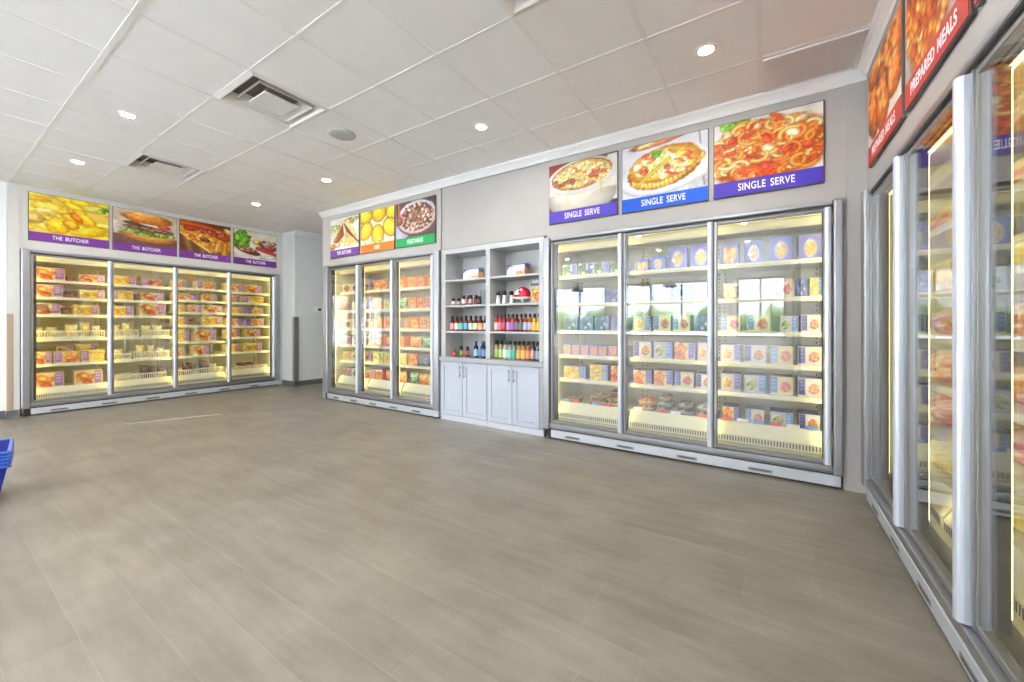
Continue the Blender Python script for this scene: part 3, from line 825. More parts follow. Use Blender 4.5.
# crown mouldings
def crown(pts, name):
    pass
cr = [(0, CEIL - .085), (-.012, CEIL - .085), (-.02, CEIL - .06), (-.045, CEIL - .03), (-.06, CEIL - .018), (-.066, CEIL - .001), (0, CEIL - .001)]
b = MB(); b.prism([(WB - .0005 + p[0], p[1]) for p in cr], 'x', -6.09, WC - .0, M_white); struct(b, 'trim_1')
b = MB(); b.prism([(WC - .0005 + p[0], p[1]) for p in cr], 'y', -2.0, WB - .067, M_white); struct(b, 'trim_2')
b = MB(); b.prism([(-7.64 + .0005 - p[0], p[1]) for p in cr], 'y', 4.09, 5.74, M_white); struct(b, 'trim_3')
b = MB(); b.prism([(5.75 - .0005 + p[0], p[1]) for p in cr], 'x', -7.56, -6.09, M_white); struct(b, 'trim_4')
# baseboards
b = MB(); b.box(-8.088, -7.628, 4.072, 4.0845, 0, .095, M_base); b.box(-7.6395, -7.628, 4.0845, 5.735, 0, .095, M_base); b.box(-7.628, -6.09, 5.735, 5.7495, 0, .095, M_base)
b.box(WA + .0125, WA + .026, .69, .79, 0, .10, M_base); b.box(WA - .049, WA - .036, YF + .1, .689, 0, .10, M_base)
struct(b, 'baseboard_left')

b = MB(); p0, p1 = Vector((-6.472, 1.433)), Vector((-6.104, 2.297)); dd = (p1 - p0).normalized(); nn = Vector((-dd.y, dd.x)) * .012
b.prism([tuple(p0 - nn), tuple(p0 + nn), tuple(p1 + nn), tuple(p1 - nn)], 'z', 0, .002, mat('floor_tape', (206, 200, 184), .5)); o = b.build('floor_strip'); tag(o, 'thin pale strip on the floor in front of the far freezer', 'floor strip')
# storefront (behind the camera, seen in the glass): windows
WINS = [(-7.0, -4.9), (-4.3, -1.35), (-.75, .50)]
ZS, ZH = .12, 2.62
b = MB(); x = -8.15
for w0, w1 in WINS:
    b.box(x, w0, YF - .15, YF, 0, CEIL + .2, M_wall); b.box(w0, w1, YF - .15, YF, ZH, CEIL + .2, M_wall); b.box(w0, w1, YF - .15, YF, 0, .80, M_wall); x = w1
b.box(x, WC + .12, YF - .15, YF, 0, CEIL + .2, M_wall)
b.box(-8.25, -8.15, YF - .15, YF, 0, CEIL + .2, M_wall)
struct(b, 'wall_front')
M_winframe = mat('window_frame_metal', (96, 100, 106), .4, metal=.5)
def window(n, w0, w1, M_, ZS, pane=None):
    """frame, mullions and pane in local x (along) / y (depth, into the room)"""
    b = MB(); f = .05
    def bx(x0, x1, y0, y1, z0, z1, m):
        b.box(x0, x1, y0, y1, z0, z1, m)
    bx(w0, w0 + f, -.1, -.02, ZS, ZH, M_winframe); bx(w1 - f, w1, -.1, -.02, ZS, ZH, M_winframe)
    bx(w0 + f, w1 - f, -.1, -.02, ZH - f, ZH, M_winframe); bx(w0 + f, w1 - f, -.1, -.02, ZS, ZS + f, M_winframe)
    bx(w0 + f, w1 - f, -.1, -.02, 1.88, 1.95, M_winframe)
    k_ = max(2, round((w1 - w0) / .85))
    for k in range(1, k_):
        xx = w0 + (w1 - w0) * k / k_
        bx(xx - .025, xx + .025, -.1, -.02, ZS + f, ZH - f, M_winframe)
    o = struct(b, 'window_%d' % n); o.matrix_world = M_
    b = MB(); b.box(w0 + .02, w1 - .02, -.065, -.058, ZS + .02, ZH - .02, pane or M_winglass); b.build('glass_pane', o)
    L = bpy.data.lights.new('window_portal', 'AREA'); L.shape = 'RECTANGLE'; L.size = w1 - w0; L.size_y = ZH - ZS
    L.cycles.is_portal = True
    lo = bpy.data.objects.new('window_portal', L); COL.objects.link(lo)
    lo.matrix_world = M_ @ Matrix.Translation(((w0 + w1) / 2, -.2, (ZS + ZH) / 2)) @ Matrix.Rotation(PI / 2, 4, 'X')
for i, (w0, w1) in enumerate(WINS): window(i + 1, w0, w1, Matrix.Translation((0, YF, 0)), .80, M_tinted)
for i, (w0, w1) in enumerate(ADDED_LWINS): window(i + 4, -w1, -w0, Matrix.Translation((-8.15, 0, 0)) @ Matrix.Rotation(-PI / 2, 4, 'Z'), .12)  # left windows are additions that let in more daylight

for i, (w0, w1) in enumerate(ADDED_RWINS): window(i + 6, w0, w1, Matrix.Translation((WC, 0, 0)) @ Matrix.Rotation(PI / 2, 4, 'Z'), .12)  # right windows are additions too, brightening the room from behind the camera
# ------------------------------------------------------------------ freezers
SB = [1.72, 1.42, 1.135, .87, .615, .345]
fzA = Freezer((WA, .806, 0), PI / 2, 3.215, 2.18, [.085, .845, 1.600, 2.365, 3.125],
              ['chicken', 'burger', 'ribs', 'steak'], 'four door freezer',
              'four-door glass freezer of butcher cartons on the far wall', None,
              [[1.81, 1.575, 1.335, 1.0, .65, .315], [1.81, 1.575, 1.335, 1.0, .65, .315], [1.82, 1.61, 1.405, 1.185, .90, .66, .315], [1.80, 1.605, 1.40, 1.17, .96, .68, .34]], led=M_ledA)
fzB = Freezer((-6.0, WB, 0), 0, 2.525, 2.14, [.115, .885, 1.655, 2.43],
              ['toastie', 'nuggets', 'bowl'], 'three door freezer by the grey alcove',
              'three-door glass freezer between the grey alcove and the white cabinets', None, [SB, SB, SB])
fzC = Freezer((-1.975, WB, 0), 0, 2.445, 2.11, [.075, .845, 1.61, 2.385],
              ['casserole', 'quiche', 'pasta'], 'three door freezer by the cabinets',
              'three-door glass freezer of blue meal cartons beside the open shelves', None, [SB, SB, SB])
fzD = Freezer((WC, 3.605, 0), -PI / 2, 2.55, 2.11, [.10, .865, 1.635, 2.42],
              ['roast', 'bake', 'third red'], 'near freezer',
              'near glass freezer seen along its row of tall silver handles', None, [SB, SB, SB])

# far freezer stock
fzs['A'] = fzA
A = fzA.put
A(0, 0, [(.0, .44, .155, 'cr'), (.47, .58, .08, 'bn', .2, .08), (.62, 1, .105, 'mr')])
A(0, 1, [(.0, .41, .15, 'cr'), (.44, .61, .1, 'bn', .2, .1), (.63, 1, .115, 'gr')])
A(0, 2, [(.0, .38, .14, 'sr'), (.41, .53, .1, 'bn', .2, .08), (.55, .92, .13, 'gr')])
A(0, 3, [(.04, .18, .12, 'ybag', .1, .1, .008), (.45, .64, .15, 'ybag', .1, .1, .008), (.66, .82, .17, 'ybag', .1, .12, .008), (.83, .97, .14, 'pbag', .1, .1, .008), (.2, .36, .13, 'pbag', .1, .12, .008)], [(0, 1, .11)])
A(0, 4, [(.0, .26, .15, 'cr'), (.28, .64, .145, 'cl'), (.66, 1, .15, 'gl'), (.05, .32, .20, 'bn', .18, .28), (.36, .6, .20, 'mr', .18, .28), (.64, .96, .225, 'gr', .18, .28)])
A(0, 5, [(.0, .43, .19, 'cr'), (.57, .97, .19, 'cr')])
A(1, 0, [(.0, .42, .12, 'gr'), (.44, .50, .15, 'bn', .2, .06), (.52, .87, .105, 'ml')])
A(1, 1, [(.0, .38, .125, 'gl'), (.41, .47, .1, 'bn', .2, .06), (.5, .9, .115, 'cr')])
A(1, 2, [(.0, .36, .13, 'gr'), (.47, .94, .18, 'cr')])
A(1, 3, [(.04, .2, .15, 'pbag', .1, .1, .008), (.22, .38, .17, 'ybag', .1, .1, .008), (.55, .72, .14, 'ybag', .1, .1, .008), (.74, .92, .14, 'pbag', .1, .1, .008)], [(0, .46, .12), (.5, 1, .11)])
A(1, 4, [(.06, .24, .13, 'pbag', .1, .1, .008), (.82, .96, .13, 'ybag', .1, .1, .008), (.44, .62, .17, 'ybag', .1, .1, .008), (.64, .78, .16, 'pbag', .1, .1, .008)], [(0, .34, .1), (.37, 1, .12)])
A(1, 5, [(.50, .66, .18, 'dbag', .1, .05, .008), (.67, .80, .16, 'dbag', .1, .1, .008), (.81, .93, .15, 'dbag', .1, .06, .008)], [(0, .47, .10), (.48, .95, .11)])
A(2, 0, [(.0, .24, .115, 'cr'), (.45, .83, .12, 'cl')])
A(2, 1, [(.0, .46, .1, 'mr'), (.55, .87, .1, 'cr')])
A(2, 2, [(.0, .22, .11, 'gr'), (.28, .55, .11, 'mr'), (.58, 1, .115, 'cr')])
A(2, 3, [(.0, .28, .13, 'gr'), (.32, .5, .08, 'bn', .2, .08), (.57, .99, .14, 'gr')])
A(2, 4, [(.0, .30, .19, 'gr'), (.42, .86, .19, 'cr')])
A(2, 5, [(.0, .2, .13, 'cr'), (.38, .72, .15, 'cr')])
A(2, 6, [(.04, .2, .12, 'obag', .1, .06, .008), (.22, .42, .17, 'dbag', .12, .1, .008), (.56, .76, .18, 'dbag', .12, .1, .008), (.78, .94, .14, 'pbag', .12, .1, .008)], [(0, .47, .11), (.48, 1, .12)])
A(3, 0, [(.0, .40, .14, 'mr'), (.46, .86, .135, 'cr')])
A(3, 1, [(.0, .25, .12, 'cr'), (.34, .92, .12, 'gl')])
A(3, 2, [(.0, .43, .1, 'gr'), (.45, .6, .1, 'pp'), (.62, .9, .1, 'gr')])
A(3, 3, [(.0, .38, .12, 'mr'), (.42, .58, .12, 'pp'), (.60, .92, .12, 'mr')])
A(3, 4, [(.0, .30, .13, 'cr'), (.45, .82, .13, 'cr')])
A(3, 5, [(.0, .30, .135, 'gr'), (.40, .86, .14, 'gr')])
A(3, 6, [(.04, .32, .06, 'rdp', .2, .05, .008), (.35, .63, .06, 'rdp', .2, .05, .008), (.66, .94, .06, 'orp', .2, .05, .008), (.3, .5, .05, 'dkp', .18, .06, .078), (.52, .72, .05, 'dkp', .18, .06, .078)], [(0, 1, .07)])
# narrow freezer stock
Bp = fzB.put
for d, rows in enumerate([
    [['t1', 't1', 't2'], ['t2', 'y1', 'w1'], ['t1', 't2', 't1'], ['t2', 'sr', 't1'], ['gr', 'y1', 't2'], ['t2', 't1', 'cl']],
    [['o3', 'o2', 'y1', 'o3'], ['k1', 'y1', 'gbag'], ['o1', 'o2', 'gr'], ['k1', 'obag', 'o1'], ['y1', 'gr', 'ybag'], ['k1', 'obag', 'obag']],
    [['o1', 'o2', 'o3', 'o3'], ['o3', 'o2', 'k1', 'y1'], ['o3', 'o1', 'o2'], ['obag', 'gbag', 'gbag'], ['o2', 'gy'], ['gbag', 'obag', 'ybag', 'obag']]]):
    for r, ks in enumerate(rows):
        n = len(ks)
        for q, kk in enumerate(ks):
            h = .17 if 'bag' in kk else .15 + .02 * rnd.random()
            if d == 0: h = .14
            f0, f1 = q / n, (q + 1) / n
            if kk == 'gy': f0, f1, h = .3, 1.0, .17
            if kk == 'o2' and n == 2: f0, f1 = 0, .28
            Bp(d, r, [(f0, f1 - .015, h, kk, .2 if 'bag' not in kk else .11)])
# blue meal freezer stock
Cp = fzC.put
Cp(0, 0, [(q * .25, q * .25 + .235, .125, 'w1') for q in range(4)])
Cp(0, 1, [(.02, .3, .14, 'bd'), (.34, .62, .15, 'bg'), (.66, .96, .14, 'bd')])
Cp(0, 2, [(.0, .24, .14, 'bd'), (.26, .5, .15, 'bd'), (.52, .74, .15, 'bd'), (.76, .98, .14, 'bd')])
Cp(0, 3, [(q * .143, q * .143 + .135, .105, 'lv') for q in range(7)])
Cp(0, 4, [(.02, .38, .13, 'by'), (.44, .72, .08, 'by', .2, .02), (.44, .72, .08, 'by', .2, .02, .083), (.76, 1, .16, 'bo')])
Cp(0, 5, [(.02, .24, .06, 'brp'), (.4, .66, .06, 'brp'), (.4, .66, .06, 'brp', .22, .03, .063), (.7, .96, .06, 'brp'), (.7, .96, .06, 'brp', .22, .03, .063), (.72, .94, .055, 'dkp', .22, .03, .126)])
Cp(1, 0, [(.02, .2, .12, 'b1'), (.23, .43, .13, 'b2'), (.46, .7, .2, 'b3'), (.73, .99, .2, 'b3')])
Cp(1, 1, [(.02, .25, .15, 'bg'), (.28, .5, .15, 'br'), (.53, .75, .15, 'bd'), (.78, .99, .15, 'bg')])
Cp(1, 2, [(.0, .25, .14, 'br'), (.27, .5, .15, 'bl'), (.52, .74, .15, 'bp'), (.77, .99, .15, 'bd')])
Cp(1, 3, [(.0, .25, .16, 'bm'), (.27, .52, .16, 'bg'), (.54, .8, .16, 'bo'), (.82, 1, .16, 'br')])
Cp(1, 4, [(.0, .25, .13, 'bo'), (.27, .52, .14, 'bo'), (.54, .78, .14, 'bl'), (.8, 1, .13, 'bm')])
Cp(1, 5, [(.04, .28, .06, 'orp'), (.04, .28, .06, 'orp', .22, .03, .063), (.3, .52, .06, 'grp'), (.3, .52, .06, 'grp', .22, .03, .063), (.32, .5, .05, 'brp', .2, .03, .126), (.56, .76, .06, 'grp'), (.56, .76, .06, 'grp', .22, .03, .063), (.79, .98, .06, 'grp'), (.79, .98, .055, 'grp', .22, .03, .063)])
Cp(2, 0, [(.0, .2, .19, 'b1'), (.25, .45, .19, 'b2'), (.5, .74, .2, 'b3'), (.78, 1, .2, 'b3')])
Cp(2, 1, [(.02, .2, .15, 'pbag', .12), (.3, .5, .14, 'bg'), (.55, .74, .15, 'bl'), (.76, .87, .15, 'bd'), (.88, 1, .15, 'by')])
Cp(2, 2, [(.0, .22, .14, 'bp'), (.28, .52, .15, 'bl'), (.6, .78, .13, 'bg'), (.8, .99, .14, 'bm')])
Cp(2, 3, [(.0, .22, .15, 'br'), (.25, .48, .15, 'bm'), (.51, .74, .15, 'bp'), (.77, 1, .15, 'bm')])
Cp(2, 4, [(.0, .22, .15, 'br'), (.25, .48, .15, 'bg'), (.51, .74, .15, 'bp'), (.77, 1, .15, 'bm')])
Cp(2, 5, [(.02, .2, .13, 'bo', .2), (.26, .46, .13, 'bp', .2), (.51, .74, .13, 'bg', .2), (.78, .98, .13, 'bm', .2)])
# near freezer stock
Dp = fzD.put
for d in (0, 1):
    for r, ks in enumerate([['obag', 'ybag'], ['ybag', 'obag'], ['rbag', 'obag'], ['obag', 'rbag'], ['rbag', 'ybag'], ['ybag', 'ybag']]):
        for q, kk in enumerate(ks): Dp(d, r, [(q * .5 + .03, q * .5 + .46, .17, kk, .16)])
for f in (fzA, fzB, fzC, fzD): f.label()

# ------------------------------------------------------------------ signs
zA, hA = 2.305, .638
for (y0, y1, pf, t) in ((.867, 1.621, P_chicken, 'fried chicken'), (1.655, 2.412, P_burger, 'a burger'), (2.441, 3.178, P_ribs, 'glazed ribs'), (3.218, 3.965, P_steak, 'steak and broccoli')):
    make_sign(pf(), 'THE BUTCHER', (134, 62, 164), y1 - y0, hA, (WA, y0, zA), PI / 2, 'purple banded poster sign picturing %s over the far freezer' % t, .11, .07)
zB, hB = 2.245, .614
for (x0, x1, pf, t, txt, band) in ((-5.835, -5.105, P_panini, 'grilled toasted sandwiches', 'THE BUTCHER', (124, 70, 160)), (-5.065, -4.32, P_nuggets, 'yellow nuggets', 'KIDS', (244, 124, 40)), (-4.288, -3.547, P_bowl, 'a bowl of meat and beans', 'VEGETABLES', (22, 164, 84))):
    make_sign(pf(), txt, band, x1 - x0, hB, (x0, WB, zB), 0, '%s banded poster sign picturing %s' % ({'THE BUTCHER': 'purple', 'KIDS': 'orange', 'VEGETABLES': 'green'}[txt], t), .115, .075)
for (x0, x1, pf, t, band) in ((-1.917, -1.18, P_pot, 'a white casserole pot', (92, 72, 196)), (-1.143, -.402, P_quiche, 'a quiche on a plate', (44, 104, 226)), (-.367, .366, P_pasta, 'saucy ribbon pasta', (86, 66, 190))):
    make_sign(pf(), 'SINGLE SERVE', band, x1 - x0, hB, (x0, WB, zB), 0, 'poster sign reading SINGLE SERVE picturing %s' % t, .118, .082)
for (y1, y0, pf, t) in ((3.509, 2.745, P_roast, 'roast chicken pieces beside the wall corner'), (2.69, 1.955, P_bake, 'an orange baked casserole'), (1.925, 1.18, P_roast, 'roast chicken, cut by the frame edge')):
    make_sign(pf(), 'PREPARED MEALS', (214, 70, 58), y1 - y0, hB, (WC, y1, zB), -PI / 2, 'red banded poster sign picturing %s' % t, .118, .08, 0, .8)

# ------------------------------------------------------------------ open shelves, worktop, base cabinets
SX0, SX1 = -3.465, -1.985
root = empty('open_shelf_unit', (SX0, WB, .795)); tag(root, 'grey open shelf unit of sauces above the white cabinets', 'shelf unit')
W = SX1 - SX0; HH = 1.345; cxm = (-2.73 - SX0)
b = MB(); b.box(0, .07, 0, .36, 0, HH, M_shelfgrey); b.box(W - .06, W, 0, .36, 0, HH, M_shelfgrey); b.box(.07, W - .06, 0, .36, HH - .06, HH, M_shelfgrey); b.build('frame', root)
b = MB(); b.box(cxm - .03, cxm + .03, .0, .345, 0, HH - .06, M_shelfgrey); b.build('divider', root)
b = MB(); b.box(.07, W - .06, .345, .36, 0, HH - .06, M_shelfgrey); b.build('back_panel', root)
BAY = [(.07, cxm - .03), (cxm + .03, W - .06)]
SZ = [1.755, 1.437, 1.117, .795]
for a, c in BAY:
    for z in SZ[:3]:
        b = MB(); b.box(a, c, .004, .345, z - .795 - .022, z - .795, M_shelfgrey); b.build('shelf', root)
wt = MB(); wt.box(SX0 - .012, SX1 + .004, WB - .03, WB + .36, .737, .794, M_counter, .004, 1); o = wt.build('worktop'); tag(o, 'grey worktop slab between open shelves and white cabinet doors', 'worktop')
def cabinet(x0, x1, label, filler=0):
    r = empty('base_cabinet', (x0, WB, 0)); tag(r, label, 'cabinet', 'white two-door base cabinets'); w = x1 - x0
    b = MB(); b.box(.001, w - .001, .012, .36, .068, .736, M_cab)
    b.build('carcass', r)
    b = MB(); b.box(.001, w - .001, -.004, .02, .0, .066, M_kick); b.build('kick_strip', r)
    if filler:
        b = MB(); b.box(w - filler, w - .001, -.008, .011, .068, .736, M_counter); b.build('filler_strip', r)
    w -= filler
    for k in range(2):
        a, c = w * k / 2 + .003, w * (k + 1) / 2 - .003
        b = MB(); f = .06
        b.box(a, c, -.002, .011, .072, .73, M_cab)
        b.box(a, a + f, -.012, -.002, .072, .73, M_cab, .002, 1); b.box(c - f, c, -.012, -.002, .072, .73, M_cab, .002, 1)
        b.box(a + f, c - f, -.012, -.002, .072, .072 + f, M_cab, .002, 1); b.box(a + f, c - f, -.012, -.002, .73 - f, .73, M_cab, .002, 1)
        d = b.build('door', r)
        xh = c - .03 if k == 0 else a + .03
        b = MB(); b.box(xh - .005, xh + .005, -.042, -.034, .55, .69, M_alu, .002, 1); b.box(xh - .004, xh + .004, -.034, -.0122, .565, .575, M_alu); b.box(xh - .004, xh + .004, -.034, -.0122, .665, .675, M_alu)
        b.build('handle', d)
cabinet(SX0 - .005, -2.735, 'white two-door base cabinet next to the narrow freezer')
cabinet(-2.733, SX1 - .002, 'white two-door base cabinet next to the blue carton freezer', .05)

def bottle(h, r, body, label_c, cap, neck=.42):
    nm = 'sauce_bottle'
    b = MB(); b.lathe([(r * .9, 0), (r, h * .03), (r, h * .58), (r * .92, h * .66), (r * neck, h * .78), (r * neck, h * .86)], mat('sauce_%d_%d_%d' % body, tuple(int(v * .72) for v in body), .15), 14)
    o = b.build(nm)
    b = MB(); b.lathe([(r * 1.012, h * .1), (r * 1.012, h * .52)], mat('paper_%d_%d_%d' % label_c, label_c, .5), 14, close=False); b.build('label', o)
    b = MB(); b.lathe([(r * neck * 1.2, h * .8), (r * neck * 1.25, h * .98), (r * neck * 1.0, h)], mat('cap_%d_%d_%d' % cap, cap, .35), 14); b.build('cap', o)
    return o
def jar(h, r, body, lab, cap, nm='spice_jar'):
    b = MB(); b.lathe([(r * .95, 0), (r, h * .04), (r, h * .72), (r * .8, h * .78)], mat('liquid_%d_%d_%d' % body, body, .2), 14); o = b.build(nm)
    b = MB(); b.lathe([(r * 1.015, h * .15), (r * 1.015, h * .6)], mat('paper_%d_%d_%d' % lab, lab, .5), 14, close=False); b.build('label', o)
    b = MB(); b.lathe([(r * .86, h * .76), (r * .86, h * .98), (r * .8, h)], mat('cap_%d_%d_%d' % cap, cap, .35), 14); b.build('cap', o)
    return o
BLK = (26, 25, 26)
def place(o, bay, f, shelf, y, label, cat, group):
    a, c = BAY[bay]; o.location = (SX0 + a + f * (c - a), WB + y, SZ[shelf] + .0012)
    tag(o, label, cat, group)
cname = {(226, 150, 150): 'pink', (236, 230, 220): 'white', (110, 190, 190): 'teal', (110, 170, 226): 'blue', (216, 226, 190): 'pale green', (230, 222, 196): 'cream', (236, 176, 130): 'peach', (206, 200, 206): 'grey',
         (206, 206, 200): 'silver', (226, 110, 130): 'rose', (150, 60, 70): 'wine', (190, 130, 190): 'mauve', (170, 110, 190): 'violet', (120, 120, 116): 'charcoal', (170, 176, 206): 'lilac', (196, 180, 200): 'pale mauve', (236, 190, 80): 'amber', (226, 180, 70): 'gold',
         (150, 190, 110): 'green', (170, 196, 110): 'lime', (232, 240, 234): 'white', (130, 206, 180): 'mint', (70, 160, 130): 'emerald', (226, 170, 90): 'orange', (232, 180, 110): 'light orange', (206, 140, 90): 'tan', (190, 150, 150): 'dusty pink', (150, 160, 180): 'slate'}
order = ['first', 'second', 'third', 'fourth', 'fifth', 'sixth', 'seventh', 'eighth', 'ninth', 'tenth']
row1 = [((120, 40, 36), (226, 150, 150)), ((130, 50, 40), (236, 230, 220)), ((110, 36, 34), (110, 190, 190)), ((110, 30, 30), (110, 170, 226)), ((120, 44, 30), (216, 226, 190)), ((116, 36, 30), (230, 222, 196)), ((130, 50, 34), (236, 176, 130)), ((110, 40, 36), (206, 200, 206))]
for i, (bd, lb) in enumerate(row1):
    place(bottle(.185, .03, bd, lb, BLK), 0, .09 + i * .118, 2, .07, '%s-labelled dark red sauce bottle, %s from the narrow freezer, third shelf' % (cname[lb], order[i]), 'bottle', 'sauce bottles on the open shelves')
row2 = [((206, 60, 60), (206, 206, 200)), ((200, 40, 50), (226, 110, 130)), ((150, 30, 36), (150, 60, 70)), ((190, 70, 50), (190, 130, 190)), ((180, 60, 50), (170, 110, 190)), ((120, 36, 30), (120, 120, 116)), ((150, 40, 30), (120, 120, 116)), ((206, 90, 50), (170, 176, 206)), ((206, 130, 40), (196, 180, 200)), ((236, 176, 30), (236, 190, 80)), ((232, 170, 30), (226, 180, 70))]
for i, (bd, lb) in enumerate(row2):
    place(bottle(.2, .028, bd, lb, BLK), 1, .07 + i * .087, 2, .07, '%s-labelled sauce bottle, %s from the middle upright, third shelf' % (cname[lb], order[i] if i < 10 else 'last'), 'bottle', 'sauce bottles on the open shelves')
row3 = [((206, 180, 110), (150, 190, 110)), ((200, 176, 110), (170, 196, 110)), ((226, 230, 220), (232, 240, 234)), ((216, 226, 216), (130, 206, 180)), ((190, 200, 190), (70, 160, 130)), ((220, 160, 80), (226, 170, 90)), ((226, 176, 100), (232, 180, 110)), ((200, 120, 70), (206, 140, 90)), ((90, 60, 60), (190, 150, 150)), ((70, 64, 70), (150, 160, 180))]
for i, (bd, lb) in enumerate(row3):
    place(bottle(.215, .03, bd, lb, BLK, .6), 1, .075 + i * .094, 3, .07, '%s-labelled dressing bottle on the worktop, %s from the middle upright' % (cname[lb], order[i]), 'bottle', 'dressing bottles on the worktop')
g = 'spice jars on the open shelves'
for f, y, h, lb, t in ((.1, .08, .09, (230, 214, 206), 'small black-capped spice jar standing at the end beside the narrow freezer'), (.19, .12, .09, (206, 190, 190), 'small black-capped spice jar behind the end jar'),
                    (.38, .07, .12, (236, 226, 226), 'white-labelled black-capped spice jar at the middle of the second shelf'), (.47, .1, .12, (190, 60, 56), 'red-labelled spice jar behind the white-labelled jar'),
                    (.56, .07, .12, (150, 150, 150), 'grey-labelled dark spice jar in the middle jar group'), (.65, .1, .12, (120, 40, 40), 'dark red spice jar in the middle jar group'),
                    (.77, .07, .1, (70, 66, 66), 'charcoal spice jar beside the clear canister'), (.96, .10, .09, (200, 50, 56), 'bright red spice jar between clear canister and middle upright')):
    place(jar(h, .025, (90, 40, 36), lb, BLK), 0, f, 1, y, t, 'jar', g)
# clear canister
M_clear = glass_mat('clear_canister', 1.4, (.96, .98, 1))
b = MB(); b.lathe([(.036, 0), (.036, .17), (.034, .17), (.034, .006), (.0, .006)], M_clear, 20, close=False); o = b.build('glass_canister'); place(o, 0, .865, 1, .06, 'tall clear glass canister on the second open shelf', 'canister', None)
g = 'small jars and bottles on the worktop'
place(jar(.08, .026, (190, 60, 60), (214, 90, 90), (60, 40, 40)), 0, .13, 3, .07, 'short red jar on the worktop beside the narrow freezer', 'jar', g)
place(jar(.13, .021, (60, 50, 40), (140, 190, 70), BLK), 0, .32, 3, .07, 'slim green-labelled black bottle on the worktop', 'bottle', g)
place(jar(.13, .021, (70, 40, 40), (206, 80, 80), BLK), 0, .48, 3, .07, 'slim red-labelled black bottle on the worktop', 'bottle', g)
for i, (f, y) in enumerate(((.70, .06), (.80, .11), (.89, .06))):
    place(bottle(.2, .03, (40, 66, 120), [(150, 190, 226), (70, 110, 190), (120, 160, 200)][i], (40, 56, 84)), 0, f, 3, y, '%s blue-labelled glass bottle on the worktop next to the middle upright' % ['pale', 'deep', 'mid'][i], 'bottle', g)
# grinders
for i, (f, y) in enumerate(((.11, .07), (.24, .07), (.33, .13))):
    b = MB(); b.lathe([(.026, 0), (.027, .01), (.024, .05), (.02, .08), (.022, .1)], mat('grinder_white', (226, 226, 222), .3), 16); o = b.build('pepper_grinder')
    b = MB(); b.lathe([(.021, .1005), (.026, .106), (.027, .13), (.02, .143), (.008, .15)], M_cap, 16); b.build('cap', o)
    place(o, 1, f, 1, y, ['white grinder with black cap beside the middle upright', 'white grinder with black cap between another grinder and the red dome', 'white black-capped grinder half hidden behind the red dome'][i], 'grinder', 'white grinders on the second shelf')
# red dome on a white stand
b = MB(); b.lathe([(.055, 0), (.05, .006), (.022, .012), (.02, .045), (.03, .052), (.12, .055), (.122, .066), (.116, .07), (.0, .068)], M_white, 28, close=False); o = b.build('cake_stand'); place(o, 1, .56, 1, .14, 'low white pedestal stand under the red dome', 'stand', None)
prof = [(.098 * math.cos(t * PI / 2 / 9) if t < 9 else .004, .115 * math.sin(t * PI / 2 / 9)) for t in range(10)]
b = MB(); b.lathe([(.1, -.001), (.103, .004)] + [(r, z + .005) for r, z in prof], mat('red_gloss', (190, 26, 50), .2), 28); o = b.build('red_dome'); place(o, 1, .56, 1, .14, 'glossy red domed novelty with white marks on white stand', 'ornament', None); o.location.z += .0705
b = MB()
for (az, el, s) in ((-2.1, .35, .03), (-1.75, .3, .026), (-1.9, .62, .028), (-2.35, .55, .02), (-1.35, .75, .022)):
    n = Vector((math.cos(az) * math.cos(el), math.sin(az) * math.cos(el), math.sin(el))); c_ = Vector((n.x * .0985, n.y * .0985, n.z * .1155 + .005))
    t1 = n.cross(Vector((0, 0, 1))).normalized(); t2 = n.cross(t1)
    f = b.bm.faces.new([b.bm.verts.new(c_ + n * .003 + t1 * s * math.cos(a) * (1 + .3 * math.sin(3 * a)) + t2 * s * .7 * math.sin(a)) for a in [2 * PI * k / 12 for k in range(12)]]); f.material_index = b.mi(M_white)
b.build('white_mark', o)
# picture bag + leaflet boxes
pp = Pic(24, 30, (206, 200, 190), 50, .7); pp.rect(0, .7, .66, 1, (110, 116, 120), .4); pp.rect(.08, .6, .76, .9, (206, 210, 210), .3); pp.bits(.36, .34, .26, .24, 26, .12, ORA); pp.bits(.36, .5, .16, .08, 8, .08, GOLD)
me = pack_mesh('printed_pouch', pp, (190, 180, 166), M_print)
o = bpy.data.objects.new('printed_pouch', me); COL.objects.link(o); o.scale = (.125, .05, .275); place(o, 1, .88, 1, .06, 'upright printed pouch with grey top and orange food picture', 'pouch', None)
def leaflet_box(bay, f, label):
    b = MB(); w, d, h = .23, .12, .115
    b.prism([(0, 0), (d, 0), (d, h * 1.2), (d - .012, h * 1.2), (d - .012, h), (.05, h), (0, h * .55)], 'x', -w / 2, w / 2, mat('leaflet_white', (232, 234, 240), .5)); o = b.build('carton_tray')
    b = MB(); b.box(-w / 2 - .004, -w / 2 - .0005, .01, d, 0, h * 1.12, mat('violet_card', (126, 118, 186), .5)); b.box(w / 2 + .0005, w / 2 + .004, .01, d, 0, h * 1.16, mat('violet_card', (126, 118, 186), .5)); b.box(-w / 2, w / 2, d + .0005, d + .004, 0, h * 1.3, mat('violet_card', (126, 118, 186), .5)); b.box(w / 2 + .0041, w / 2 + .0052, .012, d - .01, .002, h * .72, mat('side_orange', (232, 168, 84), .5)); b.build('violet_panel', o)
    p = Pic(24, 12, (236, 236, 240), 51 + bay, 2.2); p.bits(1.7, .4, .4, .3, 14, .2, ORA); p.rect(.5, 1.3, .3, .42, (236, 180, 140)); p.rect(.2, 1.2, .6, .7, (190, 196, 220))
    q = bpy.data.objects.new('printed_front', pic_mesh('printed_front', p, w - .004, h * .5, 0, M_print)); COL.objects.link(q); q.parent = o; q.location = (-w / 2 + .002, -.0008, .004)
    place(o, bay, f, 0, .06, label, 'carton', 'display cartons on the top open shelf')
